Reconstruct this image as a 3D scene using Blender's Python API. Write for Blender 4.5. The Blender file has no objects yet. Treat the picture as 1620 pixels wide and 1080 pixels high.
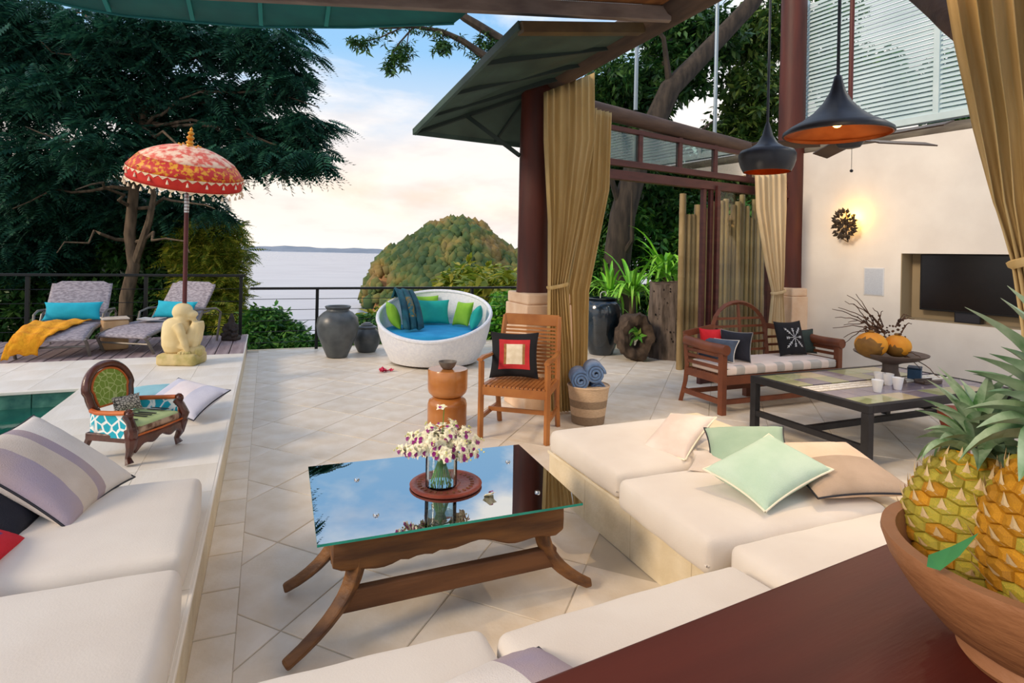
import bpy, math, random
import numpy as np
from mathutils import Vector, Matrix, Euler
random.seed(7); rng = np.random.default_rng(7)
PI = math.pi
sc = bpy.context.scene
COL = sc.collection
# ---------------------------------------------------------------- camera
PS, RO, FPX, CY, EYE = math.radians(22.87), math.radians(1.2), 920.0, 401.6, 1.5
_r0 = Vector((math.cos(PS), -math.sin(PS), 0)); FW = Vector((math.sin(PS), math.cos(PS), 0)); _up = Vector((0, 0, 1))
RT = _r0*math.cos(RO) + _up*math.sin(RO); UPV = _up*math.cos(RO) - _r0*math.sin(RO)
EYEP = Vector((0, 0, EYE))
cam = bpy.data.objects.new('camera', bpy.data.cameras.new('camera')); COL.objects.link(cam)
m = Matrix((RT, UPV, -FW)).transposed().to_4x4(); m.translation = EYEP; cam.matrix_world = m
cam.data.sensor_width = 36; cam.data.lens = FPX/1620*36; cam.data.shift_y = (CY-540)/1620
cam.data.clip_start = 0.05; cam.data.clip_end = 60000
sc.camera = cam
sc.view_settings.view_transform = 'Standard'; sc.view_settings.look = 'None'
sc.view_settings.gamma = 1; sc.view_settings.use_curve_mapping = False
sc.view_settings.exposure = 0.16
def ray(px, py): return FW + RT*((px-810)/FPX) + UPV*((CY-py)/FPX)
def G(px, py, z=0.0):
    d = ray(px, py); return EYEP + d*((z-EYE)/d.z)
def D(px, py, dep): return EYEP + ray(px, py)*dep
def OY(px, py, y):
    d = ray(px, py); return EYEP + d*(y/d.y)
def OX(px, py, x):
    d = ray(px, py); return EYEP + d*(x/d.x)
def lin(c): return c/12.92 if c <= 0.04045 else ((c+0.055)/1.055)**2.4
def C(h):
    h = h.lstrip('#'); return tuple(lin(int(h[i:i+2], 16)/255) for i in (0, 2, 4)) + (1.0,)
# ---------------------------------------------------------------- sky
W = bpy.data.worlds.new('sky'); sc.world = W; W.use_nodes = True
nt = W.node_tree; nt.nodes.clear()
def N(t, tree=None, **kw):
    n = (tree or nt).nodes.new(t)
    for k, v in kw.items(): setattr(n, k, v)
    return n
def ramp(tree, stops, interp='LINEAR'):
    n = tree.nodes.new('ShaderNodeValToRGB'); cr = n.color_ramp; cr.interpolation = interp
    while len(cr.elements) < len(stops): cr.elements.new(0.5)
    for e, (p, c) in zip(cr.elements, stops): e.position = p; e.color = c if len(c) == 4 else tuple(c)+(1,)
    return n
def g(v): return (v, v, v, 1)
tc = N('ShaderNodeTexCoord'); sep = N('ShaderNodeSeparateXYZ'); nt.links.new(tc.outputs['Generated'], sep.inputs[0])
base = ramp(nt, [(0.0, C('#9aa4b0')), (0.5, C('#c6ccd6')), (0.515, C('#d6d3d3')), (0.55, C('#f0d8c4')), (0.60, C('#d5dde8')), (0.66, C('#93c2ea')), (1.0, C('#3f86dc'))])
mr = N('ShaderNodeMapRange'); mr.inputs[1].default_value = -1; mr.inputs[2].default_value = 1
nt.links.new(sep.outputs['Z'], mr.inputs[0]); nt.links.new(mr.outputs[0], base.inputs[0])
mp = N('ShaderNodeMapping'); mp.inputs['Scale'].default_value = (1, 1, 2.3); mp.inputs['Location'].default_value = (1.35, .35, .55)
nt.links.new(tc.outputs['Generated'], mp.inputs[0])
n1 = N('ShaderNodeTexNoise'); n1.inputs['Scale'].default_value = 2.6; n1.inputs['Detail'].default_value = 9; n1.inputs['Roughness'].default_value = .56; n1.inputs['Distortion'].default_value = .3
nt.links.new(mp.outputs[0], n1.inputs['Vector'])
cov = ramp(nt, [(0.0, g(0)), (0.42, g(0)), (0.56, g(1)), (1, g(1))]); nt.links.new(n1.outputs['Fac'], cov.inputs[0])
n2 = N('ShaderNodeTexNoise'); n2.inputs['Scale'].default_value = 6; n2.inputs['Detail'].default_value = 7
mp2 = N('ShaderNodeMapping'); mp2.inputs['Scale'].default_value = (1, 1, 3.5); nt.links.new(tc.outputs['Generated'], mp2.inputs[0]); nt.links.new(mp2.outputs[0], n2.inputs['Vector'])
ccol = ramp(nt, [(0.3, C('#d3d7e0')), (0.45, C('#eff0f5')), (0.55, C('#fffdf8')), (1, C('#fffdf8'))]); nt.links.new(n2.outputs['Fac'], ccol.inputs[0])
warm = ramp(nt, [(0.50, g(.35)), (0.53, g(.5)), (0.60, g(.35)), (0.66, g(0))]); nt.links.new(mr.outputs[0], warm.inputs[0])
mx0 = N('ShaderNodeMix', data_type='RGBA'); nt.links.new(warm.outputs[0], mx0.inputs[0]); nt.links.new(ccol.outputs[0], mx0.inputs[6]); mx0.inputs[7].default_value = C('#ffe6cc')
mx = N('ShaderNodeMix', data_type='RGBA'); nt.links.new(cov.outputs[0], mx.inputs[0]); nt.links.new(base.outputs[0], mx.inputs[6]); nt.links.new(mx0.outputs[2], mx.inputs[7])
bg = N('ShaderNodeBackground'); bg.inputs['Strength'].default_value = 1.08
nt.links.new(mx.outputs[2], bg.inputs['Color'])
wo = N('ShaderNodeOutputWorld'); nt.links.new(bg.outputs[0], wo.inputs['Surface'])
def lamp(name, typ, loc, energy, color, size=.1, rot=None, **kw):
    l = bpy.data.lights.new(name, typ); l.energy = energy; l.color = color
    if typ in ('POINT', 'SPOT'): l.shadow_soft_size = size
    if typ == 'AREA': l.size = size
    if typ == 'SUN': l.angle = size
    for k, v in kw.items(): setattr(l, k, v)
    o = bpy.data.objects.new(name, l); COL.objects.link(o); o.location = loc
    if rot is not None: o.rotation_euler = rot
    return o
def aim(o, target):
    o.rotation_euler = (Vector(target)-o.location).to_track_quat('-Z', 'Y').to_euler()
sun = lamp('evening_sun', 'SUN', (-10, 5, 8), 2.0, (1.0, .80, .58), math.radians(14)); aim(sun, (0, 7, 2.2))
# unseen spots added to brighten the roofed lounge, warm like its floor glow
WARM = (1.0, .72, .42)
for lx, ly in ((1.0, 1.9), (2.2, 1.5)):
    l = lamp('unseen_fill_spot', 'SPOT', (lx, ly, 3.0), 20, (1, .70, .42), .12, (0, 0, 0), spot_size=math.radians(130), spot_blend=.8)
for lx, ly in ((4.6, 2.0), (5.4, 3.6)):  # cooler unseen pair, added to brighten the side by the white wall
    l = lamp('unseen_fill_spot', 'SPOT', (lx, ly, 3.7), 28, (1, .92, .80), .2, (0, 0, 0), spot_size=math.radians(140), spot_blend=.8)
# ---------------------------------------------------------------- materials
MATS = {}
def mat(name, c1, c2=None, rough=.6, metal=0.0, scale=8, stretch=(1, 1, 1), bump=0.0, bscale=None, detail=4, spec=.5, mixr=(.35, .65), rnd=0.0, emit=None, es=0, trans=0, pattern=None, ior=1.45, coat=0, sheen=0):
    if name in MATS: return MATS[name]
    M = bpy.data.materials.new(name); MATS[name] = M; M.use_nodes = True; t = M.node_tree; b = t.nodes['Principled BSDF']
    c1 = C(c1) if isinstance(c1, str) else c1; c2 = C(c2) if isinstance(c2, str) else c2
    b.inputs['Roughness'].default_value = rough; b.inputs['Metallic'].default_value = metal; b.inputs['Specular IOR Level'].default_value = spec
    b.inputs['IOR'].default_value = ior; b.inputs['Coat Weight'].default_value = coat
    if sheen: b.inputs['Sheen Weight'].default_value = sheen
    if trans: b.inputs['Transmission Weight'].default_value = trans
    co = t.nodes.new('ShaderNodeTexCoord'); ma = t.nodes.new('ShaderNodeMapping'); ma.inputs['Scale'].default_value = stretch
    t.links.new(co.outputs['Object'], ma.inputs[0]); vec = ma.outputs[0]
    b.inputs['Base Color'].default_value = c1
    colout = None
    if c2 is not None:
        if pattern in ('wave', 'rings'):
            n = t.nodes.new('ShaderNodeTexWave'); n.inputs['Scale'].default_value = scale; n.inputs['Distortion'].default_value = 3.5; n.inputs['Detail'].default_value = detail
            if pattern == 'rings': n.wave_type = 'RINGS'
            fac = n.outputs['Fac']
        elif pattern == 'voronoi':
            n = t.nodes.new('ShaderNodeTexVoronoi'); n.inputs['Scale'].default_value = scale; fac = n.outputs['Distance']
        elif pattern == 'loops':
            n = t.nodes.new('ShaderNodeTexVoronoi'); n.feature = 'DISTANCE_TO_EDGE'; n.inputs['Scale'].default_value = scale; fac = n.outputs['Distance']
        elif pattern == 'stripe':
            n = t.nodes.new('ShaderNodeTexWave'); n.inputs['Scale'].default_value = scale; n.inputs['Distortion'].default_value = 0; fac = n.outputs['Fac']
        elif pattern == 'check':
            n = t.nodes.new('ShaderNodeTexChecker'); n.inputs['Scale'].default_value = scale; fac = n.outputs['Fac']
        else:
            n = t.nodes.new('ShaderNodeTexNoise'); n.inputs['Scale'].default_value = scale; n.inputs['Detail'].default_value = detail; fac = n.outputs['Fac']
        t.links.new(vec, n.inputs['Vector'])
        r = ramp(t, [(mixr[0], c1), (mixr[1], c2)]); t.links.new(fac, r.inputs[0]); colout = r.outputs[0]
    if rnd:
        oi = t.nodes.new('ShaderNodeObjectInfo'); h = t.nodes.new('ShaderNodeHueSaturation')
        mr_ = t.nodes.new('ShaderNodeMapRange'); mr_.inputs[3].default_value = 1-rnd; mr_.inputs[4].default_value = 1+rnd
        t.links.new(oi.outputs['Random'], mr_.inputs[0]); t.links.new(mr_.outputs[0], h.inputs['Value'])
        if colout: t.links.new(colout, h.inputs['Color'])
        else: h.inputs['Color'].default_value = c1
        colout = h.outputs[0]
    if colout: t.links.new(colout, b.inputs['Base Color'])
    if bump:
        n = t.nodes.new('ShaderNodeTexNoise'); n.inputs['Scale'].default_value = bscale or scale*3; n.inputs['Detail'].default_value = 5
        t.links.new(vec, n.inputs['Vector']); bu = t.nodes.new('ShaderNodeBump'); bu.inputs['Strength'].default_value = bump; bu.inputs['Distance'].default_value = .01
        t.links.new(n.outputs['Fac'], bu.inputs['Height']); t.links.new(bu.outputs[0], b.inputs['Normal'])
    if emit:
        b.inputs['Emission Color'].default_value = C(emit); b.inputs['Emission Strength'].default_value = es
    return M
def leafmat(name, c1, c2, c3, transl=.35, rough=.5):
    M = bpy.data.materials.new(name); MATS[name] = M; M.use_nodes = True; t = M.node_tree; b = t.nodes['Principled BSDF']
    ge = t.nodes.new('ShaderNodeNewGeometry'); r = ramp(t, [(0, C(c1)), (.5, C(c2)), (1, C(c3))]); t.links.new(ge.outputs['Random Per Island'], r.inputs[0])
    t.links.new(r.outputs[0], b.inputs['Base Color']); b.inputs['Roughness'].default_value = rough
    tr = t.nodes.new('ShaderNodeBsdfTranslucent'); t.links.new(r.outputs[0], tr.inputs[0]); mxs = t.nodes.new('ShaderNodeMixShader'); mxs.inputs[0].default_value = transl
    t.links.new(b.outputs[0], mxs.inputs[1]); t.links.new(tr.outputs[0], mxs.inputs[2]); t.links.new(mxs.outputs[0], t.nodes['Material Output'].inputs[0])
    return M
def glassmat(name, gl=.25, tint=(.93, .98, .97, 1), rough=0.0, mn=.08):
    """thin pane: see-through plus mirror reflection that grows with angle"""
    M = bpy.data.materials.new(name); MATS[name] = M; M.use_nodes = True; t = M.node_tree; t.nodes.remove(t.nodes['Principled BSDF'])
    tr = t.nodes.new('ShaderNodeBsdfTransparent'); tr.inputs[0].default_value = tint
    gy = t.nodes.new('ShaderNodeBsdfGlossy'); gy.inputs['Roughness'].default_value = rough
    lw = t.nodes.new('ShaderNodeLayerWeight'); lw.inputs[0].default_value = gl
    mr_ = t.nodes.new('ShaderNodeMapRange'); mr_.inputs[3].default_value = mn; mr_.inputs[4].default_value = 1
    t.links.new(lw.outputs['Fresnel'], mr_.inputs[0])
    mxs = t.nodes.new('ShaderNodeMixShader'); t.links.new(mr_.outputs[0], mxs.inputs[0]); t.links.new(tr.outputs[0], mxs.inputs[1]); t.links.new(gy.outputs[0], mxs.inputs[2])
    t.links.new(mxs.outputs[0], t.nodes['Material Output'].inputs[0]); return M
# ---------------------------------------------------------------- mesh building
class MB:
    def __init__(s): s.v = []; s.f = []; s.mi = []; s.cur = 0
    def add(s, vs, fs, M=None):
        o = len(s.v)
        for p in vs:
            p = Vector(p); s.v.append(tuple(M @ p) if M is not None else tuple(p))
        for f in fs: s.f.append(tuple(i+o for i in f)); s.mi.append(s.cur)
        return s
    def box(s, x0, x1, y0, y1, z0, z1, M=None):
        return s.add([(x0,y0,z0),(x1,y0,z0),(x1,y1,z0),(x0,y1,z0),(x0,y0,z1),(x1,y0,z1),(x1,y1,z1),(x0,y1,z1)],
                     [(3,2,1,0),(4,5,6,7),(0,1,5,4),(1,2,6,5),(2,3,7,6),(3,0,4,7)], M)
    def bar(s, a, b, w, h, up=(0,0,1), w2=None, h2=None):
        a = Vector(a); b = Vector(b); d = (b-a).normalized(); up = Vector(up)
        x = d.cross(up).normalized(); y = x.cross(d).normalized(); w2 = w2 or w; h2 = h2 or h
        vs = []
        for p, ww, hh in ((a, w, h), (b, w2, h2)):
            for i, j in ((-1,-1),(1,-1),(1,1),(-1,1)): vs.append(p + x*i*ww/2 + y*j*hh/2)
        return s.add(vs, [(3,2,1,0),(4,5,6,7),(0,1,5,4),(1,2,6,5),(2,3,7,6),(3,0,4,7)])
    def tube(s, pts, r, seg=8, cap=True, ell=1.0):
        pts = [Vector(p) for p in pts]; n = len(pts); rs = r if isinstance(r, (list, tuple)) else [r]*n
        o = len(s.v); prev = None
        for i, p in enumerate(pts):
            d = (pts[min(i+1, n-1)] - pts[max(i-1, 0)]).normalized()
            if prev is None:
                a = Vector((0,0,1)) if abs(d.z) < .9 else Vector((1,0,0)); x = d.cross(a).normalized()
            else: x = (prev - d*prev.dot(d)).normalized()
            prev = x; y = d.cross(x)
            for k in range(seg):
                t = 2*PI*k/seg; s.v.append(tuple(p + x*math.cos(t)*rs[i] + y*math.sin(t)*rs[i]*ell))
        for i in range(n-1):
            for k in range(seg):
                a = o+i*seg+k; b = o+i*seg+(k+1) % seg; s.f.append((a, b, b+seg, a+seg)); s.mi.append(s.cur)
        if cap:
            s.f.append(tuple(o+k for k in reversed(range(seg)))); s.f.append(tuple(o+(n-1)*seg+k for k in range(seg))); s.mi += [s.cur]*2
        return s
    def lathe(s, prof, seg=32, c=(0,0,0), M=None, sx=1, sy=1, rib=0, cap=True):
        o = len(s.v)
        for r, z in prof:
            for k in range(seg):
                t = 2*PI*k/seg; rr = max(r, 1e-4)*(1+(rib if k % 2 else 0)); p = Vector((c[0]+rr*math.cos(t)*sx, c[1]+rr*math.sin(t)*sy, c[2]+z))
                s.v.append(tuple(M @ p) if M is not None else tuple(p))
        for i in range(len(prof)-1):
            for k in range(seg):
                a = o+i*seg+k; b = o+i*seg+(k+1) % seg; s.f.append((a, b, b+seg, a+seg)); s.mi.append(s.cur)
        if cap: s.f.append(tuple(o+k for k in reversed(range(seg)))); s.f.append(tuple(o+(len(prof)-1)*seg+k for k in range(seg))); s.mi += [s.cur]*2
        return s
    def prism(s, poly, z0, z1, M=None):
        n = len(poly)
        return s.add([(x,y,z0) for x,y in poly]+[(x,y,z1) for x,y in poly],
                     [tuple(reversed(range(n))), tuple(range(n,2*n))]+[(i,(i+1)%n,(i+1)%n+n,i+n) for i in range(n)], M)
    def slab(s, pts, d):
        """polygon of 3-D points thickened by vector d"""
        n = len(pts); d = Vector(d)
        return s.add([Vector(p) for p in pts]+[Vector(p)+d for p in pts], [tuple(reversed(range(n))), tuple(range(n,2*n))]+[(i,(i+1)%n,(i+1)%n+n,i+n) for i in range(n)])
    def grid(s, fn, nu, nv, wu=False, wv=False):
        o = len(s.v)
        for j in range(nv):
            for i in range(nu): s.v.append(tuple(fn(i, j)))
        for j in range(nv-(0 if wv else 1)):
            for i in range(nu-(0 if wu else 1)):
                a = o+j*nu+i; b = o+j*nu+(i+1)%nu; c = o+((j+1)%nv)*nu+(i+1)%nu; d = o+((j+1)%nv)*nu+i
                s.f.append((a,b,c,d)); s.mi.append(s.cur)
        return s
    def ico(s, c, r, sub=1, noise=0, sq=(1,1,1)):
        vs, fs = ICO[sub]; o = len(s.v)
        for p in vs:
            k = r*(1+noise*(random.random()-.5)); s.v.append((c[0]+p[0]*k*sq[0], c[1]+p[1]*k*sq[1], c[2]+p[2]*k*sq[2]))
        for f in fs: s.f.append(tuple(i+o for i in f)); s.mi.append(s.cur)
        return s
    def mesh(s, name, mats):
        me = bpy.data.meshes.new(name); me.from_pydata(s.v, [], s.f)
        for q in (mats if isinstance(mats, (list, tuple)) else [mats]): me.materials.append(q)
        if isinstance(mats, (list, tuple)) and len(mats) > 1: me.polygons.foreach_set('material_index', s.mi)
        me.update(); return me
    def build(s, name, mats, parent=None, smooth=False, bevel=0, bseg=2, loc=None, rz=0, M=None, sharp=40, sub=0):
        me = s.mesh(name, mats); o = bpy.data.objects.new(name, me); COL.objects.link(o)
        if smooth: me.polygons.foreach_set('use_smooth', [True]*len(me.polygons)); me.set_sharp_from_angle(angle=math.radians(sharp))
        if bevel:
            b = o.modifiers.new('bevel', 'BEVEL'); b.width = bevel; b.segments = bseg; b.limit_method = 'ANGLE'; b.angle_limit = math.radians(35)
        if sub:
            q = o.modifiers.new('subdivision', 'SUBSURF'); q.levels = q.render_levels = sub
        if M is not None: o.matrix_basis = M
        if loc is not None: o.location = loc; o.rotation_euler = (0, 0, rz)
        if parent is not None: o.parent = parent
        return o
def _ico():
    out = {}
    import bmesh
    for s_ in (1, 2, 3):
        bm = bmesh.new(); bmesh.ops.create_icosphere(bm, subdivisions=s_, radius=1); bm.verts.ensure_lookup_table()
        out[s_] = ([tuple(v.co) for v in bm.verts], [tuple(v.index for v in f.verts) for f in bm.faces]); bm.free()
    return out
ICO = _ico()
def thing(name, label, cat, loc=(0,0,0), rz=0, group=None, M=None):
    o = bpy.data.objects.new(name, None); COL.objects.link(o); o.empty_display_size = .1
    if M is not None: o.matrix_world = M
    else: o.location = loc; o.rotation_euler = (0, 0, rz)
    return tag(o, label, cat, group)
def tag(o, label, cat, group=None, kind=None):
    o['label'] = label; o['category'] = cat
    if group: o['group'] = group
    if kind: o['kind'] = kind
    return o
def struct(o, label=None, cat=None):
    o['kind'] = 'structure'
    if label: o['label'] = label
    if cat: o['category'] = cat
    return o
def inst(src, name, parent, M=None, loc=None, rz=None):
    o = bpy.data.objects.new(name, src.data if hasattr(src, 'data') else src); COL.objects.link(o)
    if M is not None: o.matrix_basis = M
    if loc is not None: o.location = loc
    if rz is not None: o.rotation_euler = (0, 0, rz)
    o.parent = parent; return o
def copy_tree(o, parent=None):
    c = o.copy(); COL.objects.link(c); c.parent = parent
    for ch in [k for k in bpy.data.objects if k.parent == o]: copy_tree(ch, c)
    return c
def npmesh(name, V, F, mats, parent=None, mi=None, smooth=False):
    V = np.asarray(V, dtype=np.float32).reshape(-1, 3); F = np.asarray(F, dtype=np.int32); k = F.shape[1]
    me = bpy.data.meshes.new(name); me.vertices.add(len(V)); me.vertices.foreach_set('co', V.ravel())
    me.loops.add(F.size); me.loops.foreach_set('vertex_index', F.ravel())
    me.polygons.add(len(F)); me.polygons.foreach_set('loop_start', np.arange(0, F.size, k, dtype=np.int32)); me.polygons.foreach_set('loop_total', np.full(len(F), k, dtype=np.int32))
    for q in (mats if isinstance(mats, (list, tuple)) else [mats]): me.materials.append(q)
    if mi is not None: me.polygons.foreach_set('material_index', np.asarray(mi, dtype=np.int32))
    if smooth: me.polygons.foreach_set('use_smooth', np.ones(len(F), dtype=bool))
    me.update(calc_edges=True); me.validate()
    o = bpy.data.objects.new(name, me); COL.objects.link(o)
    if parent is not None: o.parent = parent
    return o
def frame(BL, BR, TL):
    BL, BR, TL = Vector(BL), Vector(BR), Vector(TL); x = (BR-BL).normalized(); n = x.cross(TL-BL).normalized(); y = n.cross(x)
    M = Matrix((x, y, n)).transposed().to_4x4(); M.translation = BL + (BR-BL)/2 + (TL-BL)/2
    return M, (BR-BL).length, (TL-BL).length
def soft_box(sx, sy, sz, r=.03, n=14, puff=.01, seed=0, quad=None, wr=.0):
    """rounded, slightly puffed upholstery block; z from 0 to sz; quad = four xy corners overrides the rectangle"""
    rs = random.Random(seed); mb = MB()
    def axis(n, half, r):
        k = 3; a = [-half + r*(1-math.cos(i*PI/2/k)) for i in range(k)]; mid = [(-half+r) + (2*half-2*r)*i/(n) for i in range(n+1)]
        return a + mid + [-q for q in reversed(a)]
    X = axis(n, sx/2, r); Y = axis(n, sy/2, r); Z = axis(3, sz/2, r)
    ph = [rs.uniform(0, 6) for _ in range(6)]
    def shape(x, y, z):
        cx = max(-sx/2+r, min(sx/2-r, x)); cy = max(-sy/2+r, min(sy/2-r, y)); cz = max(-sz/2+r, min(sz/2-r, z))
        d = Vector((x-cx, y-cy, z-cz)); L = d.length
        if L > 1e-9: d = d*(r/L)*min(1, max(abs(x-cx), abs(y-cy), abs(z-cz))/r if True else 1)
        p = Vector((cx, cy, cz)) + d
        u, v = p.x/(sx/2), p.y/(sy/2)
        if p.z > 0: p.z += puff*(1-u**4)*(1-v**4) + wr*math.sin(u*3.1+v*4+ph[0])*math.sin(v*5+ph[1])*(1-u*u)*(1-v*v)
        w = p.z/(sz/2); bul = puff*.7*(1-w*w)
        p.x += bul*u*(1-v**4)+wr*.5*math.sin(v*9+ph[2])*(abs(u) > .9); p.y += bul*v*(1-u**4)+wr*.5*math.sin(u*11+ph[3])*(abs(v) > .9)
        p.z += sz/2
        if quad:
            s_, t_ = (p.x/sx+.5), (p.y/sy+.5); q = [Vector(k) for k in quad]
            a = q[0].lerp(q[1], s_) if 0 <= s_ <= 1 else q[0]+(q[1]-q[0])*s_; b = q[3]+(q[2]-q[3])*s_; c = a+(b-a)*t_
            return (c.x, c.y, p.z)
        return p
    for zz, fl in ((-sz/2, True), (sz/2, False)): mb.grid(lambda i, j, zz=zz, fl=fl: shape(X[i if not fl else -1-i], Y[j], zz), len(X), len(Y))
    for yy, fl in ((-sy/2, False), (sy/2, True)): mb.grid(lambda i, j, yy=yy, fl=fl: shape(X[i if not fl else -1-i], yy, Z[j]), len(X), len(Z))
    for xx, fl in ((-sx/2, True), (sx/2, False)): mb.grid(lambda i, j, xx=xx, fl=fl: shape(xx, Y[i if not fl else -1-i], Z[j]), len(Y), len(Z))
    return weld(mb)
def weld(mb, eps=5e-5):
    key = {}; new = []; idx = []
    for p in mb.v:
        k = (round(p[0]/eps), round(p[1]/eps), round(p[2]/eps))
        if k not in key: key[k] = len(new); new.append(p)
        idx.append(key[k])
    fs = []; mi = []
    for f, q in zip(mb.f, mb.mi):
        t = []
        for i in f:
            j = idx[i]
            if not t or t[-1] != j: t.append(j)
        if len(t) > 1 and t[0] == t[-1]: t.pop()
        if len(t) >= 3 and len(set(t)) == len(t): fs.append(tuple(t)); mi.append(q)
    mb.v = new; mb.f = fs; mb.mi = mi; return mb
def pillow_pt(u, v, w, h, t, side, ph, wr=1.0):
    ex = 1-.10*(1-v*v)**1; ey = 1-.10*(1-u*u)**1
    x = w/2*u*(ex if True else 1); y = h/2*v*ey
    th = max(0, (1-u**2)*(1-v**2))**.45*t/2
    th *= 1+wr*.05*math.sin(5*u+ph)*math.sin(4*v+ph*2)
    # corner creases
    th += wr*.006*math.sin((u+v)*14+ph)*abs(u*v)*(1-max(abs(u),abs(v))**4)
    return Vector((x, y, side*th))
def make_pillow(label, M, w, h, t, m, pipe=None, back=None, cat='cushion', group=None, seed=0, wr=1, sag=0, mfun=None, mats=None, name='cushion'):
    """mesh top-level cushion (origin at its centre) with a piping child"""
    mb = MB(); n = 21; ph = seed*1.7+.4
    for side in (1, -1):
        def fn(i, j, side=side):
            u = -1+2*i/(n-1); v = -1+2*j/(n-1)
            u = math.sin(u*PI/2)*.35+u*.65; v = math.sin(v*PI/2)*.35+v*.65
            if side < 0: u = -u
            p = pillow_pt(u, v, w, h, t, side, ph, wr)
            p.z -= sag*(u*u+v*v*.5)
            return p
        o = len(mb.f); mb.cur = 0 if side > 0 else (1 if back else 0); mb.grid(fn, n, n)
        if mfun and side > 0:
            for q in range(o, len(mb.f)):
                c = sum((Vector(mb.v[k]) for k in mb.f[q]), Vector())/4; mb.mi[q] = mfun(c.x/(w/2), c.y/(h/2))
    mm = mats or ([m, back] if back else [m])
    weld(mb)
    o = mb.build(name, mm, smooth=True, sharp=80, M=M); tag(o, label, cat, group)
    if pipe:
        pts = []
        for k in range(64):
            a = k/64*4; e = int(a); f = (a-e)*2-1; f = math.sin(f*PI/2)*.35+f*.65
            u, v = ((f, -1), (1, f), (-f, 1), (-1, -f))[e]
            p = pillow_pt(u, v, w, h, t, 1, ph, wr); p.z -= sag*(u*u+v*v*.5); pts.append(p)
        pts.append(pts[0]); MB().tube(pts, .0045, 6, cap=False).build('piping', pipe, o, smooth=True)
    return o
def lean(x, y, z, rz, tilt, w=None, h=None, roll=0):
    """matrix of a cushion standing with its lower edge at x,y,z, width along rz, leaning back by tilt from vertical"""
    return Matrix.Translation((x, y, z)) @ Matrix.Rotation(rz, 4, 'Z') @ Matrix.Rotation(PI/2-tilt, 4, 'X') @ Matrix.Rotation(roll, 4, 'Z') @ Matrix.Translation((0, (h or 0)/2, 0))
# ================================================================ SETTING
LIME = mat('limestone', '#d8c9b3', '#e6dccd', rough=.42, scale=5, bump=.12, bscale=60, rnd=.055, spec=.45)
LIME2 = mat('limestone_border', '#e2d5c0', '#efe6d8', rough=.5, scale=6, bump=.15, bscale=60, rnd=.06)
LIMEW = mat('limestone_deck', '#e3dacb', '#f0eae0', rough=.5, scale=4, stretch=(1,.25,1), bump=.15, bscale=50, rnd=.04)
SAND = mat('sandstone_face', '#d6c6a6', '#e4d6ba', rough=.6, scale=7, bump=.3, bscale=50, rnd=.05)
GROUT = mat('grout', '#c4b8a4', rough=.9)
# --- terrace floor: slab with diagonal tiles
FY1 = 9.35
fl = MB().box(-.235, 9.5, -1.5, FY1, -.30, -.005).build('floor', GROUT); struct(fl)
def clip(poly, ax, val, keep):
    out = []
    for i in range(len(poly)):
        p, q = poly[i], poly[(i+1) % len(poly)]; a = (p[ax]-val)*keep; b = (q[ax]-val)*keep
        if a >= 0: out.append(p)
        if (a >= 0) != (b >= 0):
            t = a/(a-b); out.append((p[0]+(q[0]-p[0])*t, p[1]+(q[1]-p[1])*t))
    return out
def tile_mesh(poly, z0=-.008, z1=0.0, gap=.003, ch=.003):
    n = len(poly); cx = sum(p[0] for p in poly)/n; cy = sum(p[1] for p in poly)/n
    def off(d):
        out = []
        for i in range(n):
            a, b, c = Vector(poly[i-1]), Vector(poly[i]), Vector(poly[(i+1) % n])
            e1 = (b-a).normalized(); e2 = (c-b).normalized(); n1 = Vector((-e1.y, e1.x)); n2 = Vector((-e2.y, e2.x))
            k = 1+n1.dot(n2); out.append(b+(n1+n2)*(d/max(k, .3)))
        return out
    A, B = off(gap), off(gap+ch); mb = MB()
    mb.add([(p.x,p.y,z0) for p in A]+[(p.x,p.y,z1-ch*.7) for p in A]+[(p.x,p.y,z1) for p in B],
           [tuple(range(2*n,3*n))]+[(i,(i+1)%n,(i+1)%n+n,i+n) for i in range(n)]+[(i+n,(i+1)%n+n,(i+1)%n+2*n,i+2*n) for i in range(n)])
    return mb
def area(p): return abs(sum(p[i][0]*p[(i+1)%len(p)][1]-p[(i+1)%len(p)][0]*p[i][1] for i in range(len(p)))/2) if len(p) > 2 else 0
HX, HY = .345, .375
full = tile_mesh([(0,-HY),(HX,0),(0,HY),(-HX,0)]).mesh('tile', LIME)
ntile = 0
for i in range(-1, 28):
    for j in range(-8, 17):
        if (i+j) % 2 == 0: continue
        cx, cy = .08+HX*i, 3.95+HY*j
        if cx > 9.2 or cy > 9.8: continue
        # only where the photograph looks
        v = Vector((cx, cy, 0))-EYEP; dep = v.dot(FW)
        if dep < .9: continue
        qx = 810+FPX*v.dot(RT)/dep; qy = CY-FPX*v.dot(UPV)/dep
        if qx > 1800 or qy > 1230 or qx < 250: continue
        if cx > 2.1 and cy < 1.6: continue
        if 1.75 < cx < 2.55 and cy < 3.0: continue
        if cx > 6.95+(5.8-cy)*.1 and cy < 5.8: continue
        if cx-HX < -.085 or cy+HY > FY1:
            p = clip([(cx,cy-HY),(cx+HX,cy),(cx,cy+HY),(cx-HX,cy)], 0, -.085, 1); p = clip(p, 1, FY1, -1)
            if area(p) < .006: continue
            p = [(a-cx, b-cy) for a, b in p]
            o = tile_mesh(p).build('tile', LIME, fl)
        else: o = inst(full, 'tile', fl)
        o.location = (cx, cy, random.uniform(-.0008, .0008)); ntile += 1
print('tiles', ntile)
me = tile_mesh([(-.075,-.165),(.0795,-.165),(.0795,.165),(-.075,.165)]).mesh('border_tile', LIME2)
for k in range(24):
    y = 1.34+.332*k
    if y < FY1-.1: inst(me, 'border_tile', fl, loc=(-.16, y, 0))
struct(MB().box(-.235, 9.5, FY1, FY1+.06, -.5, .004).build('trim_1', SAND))
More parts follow.
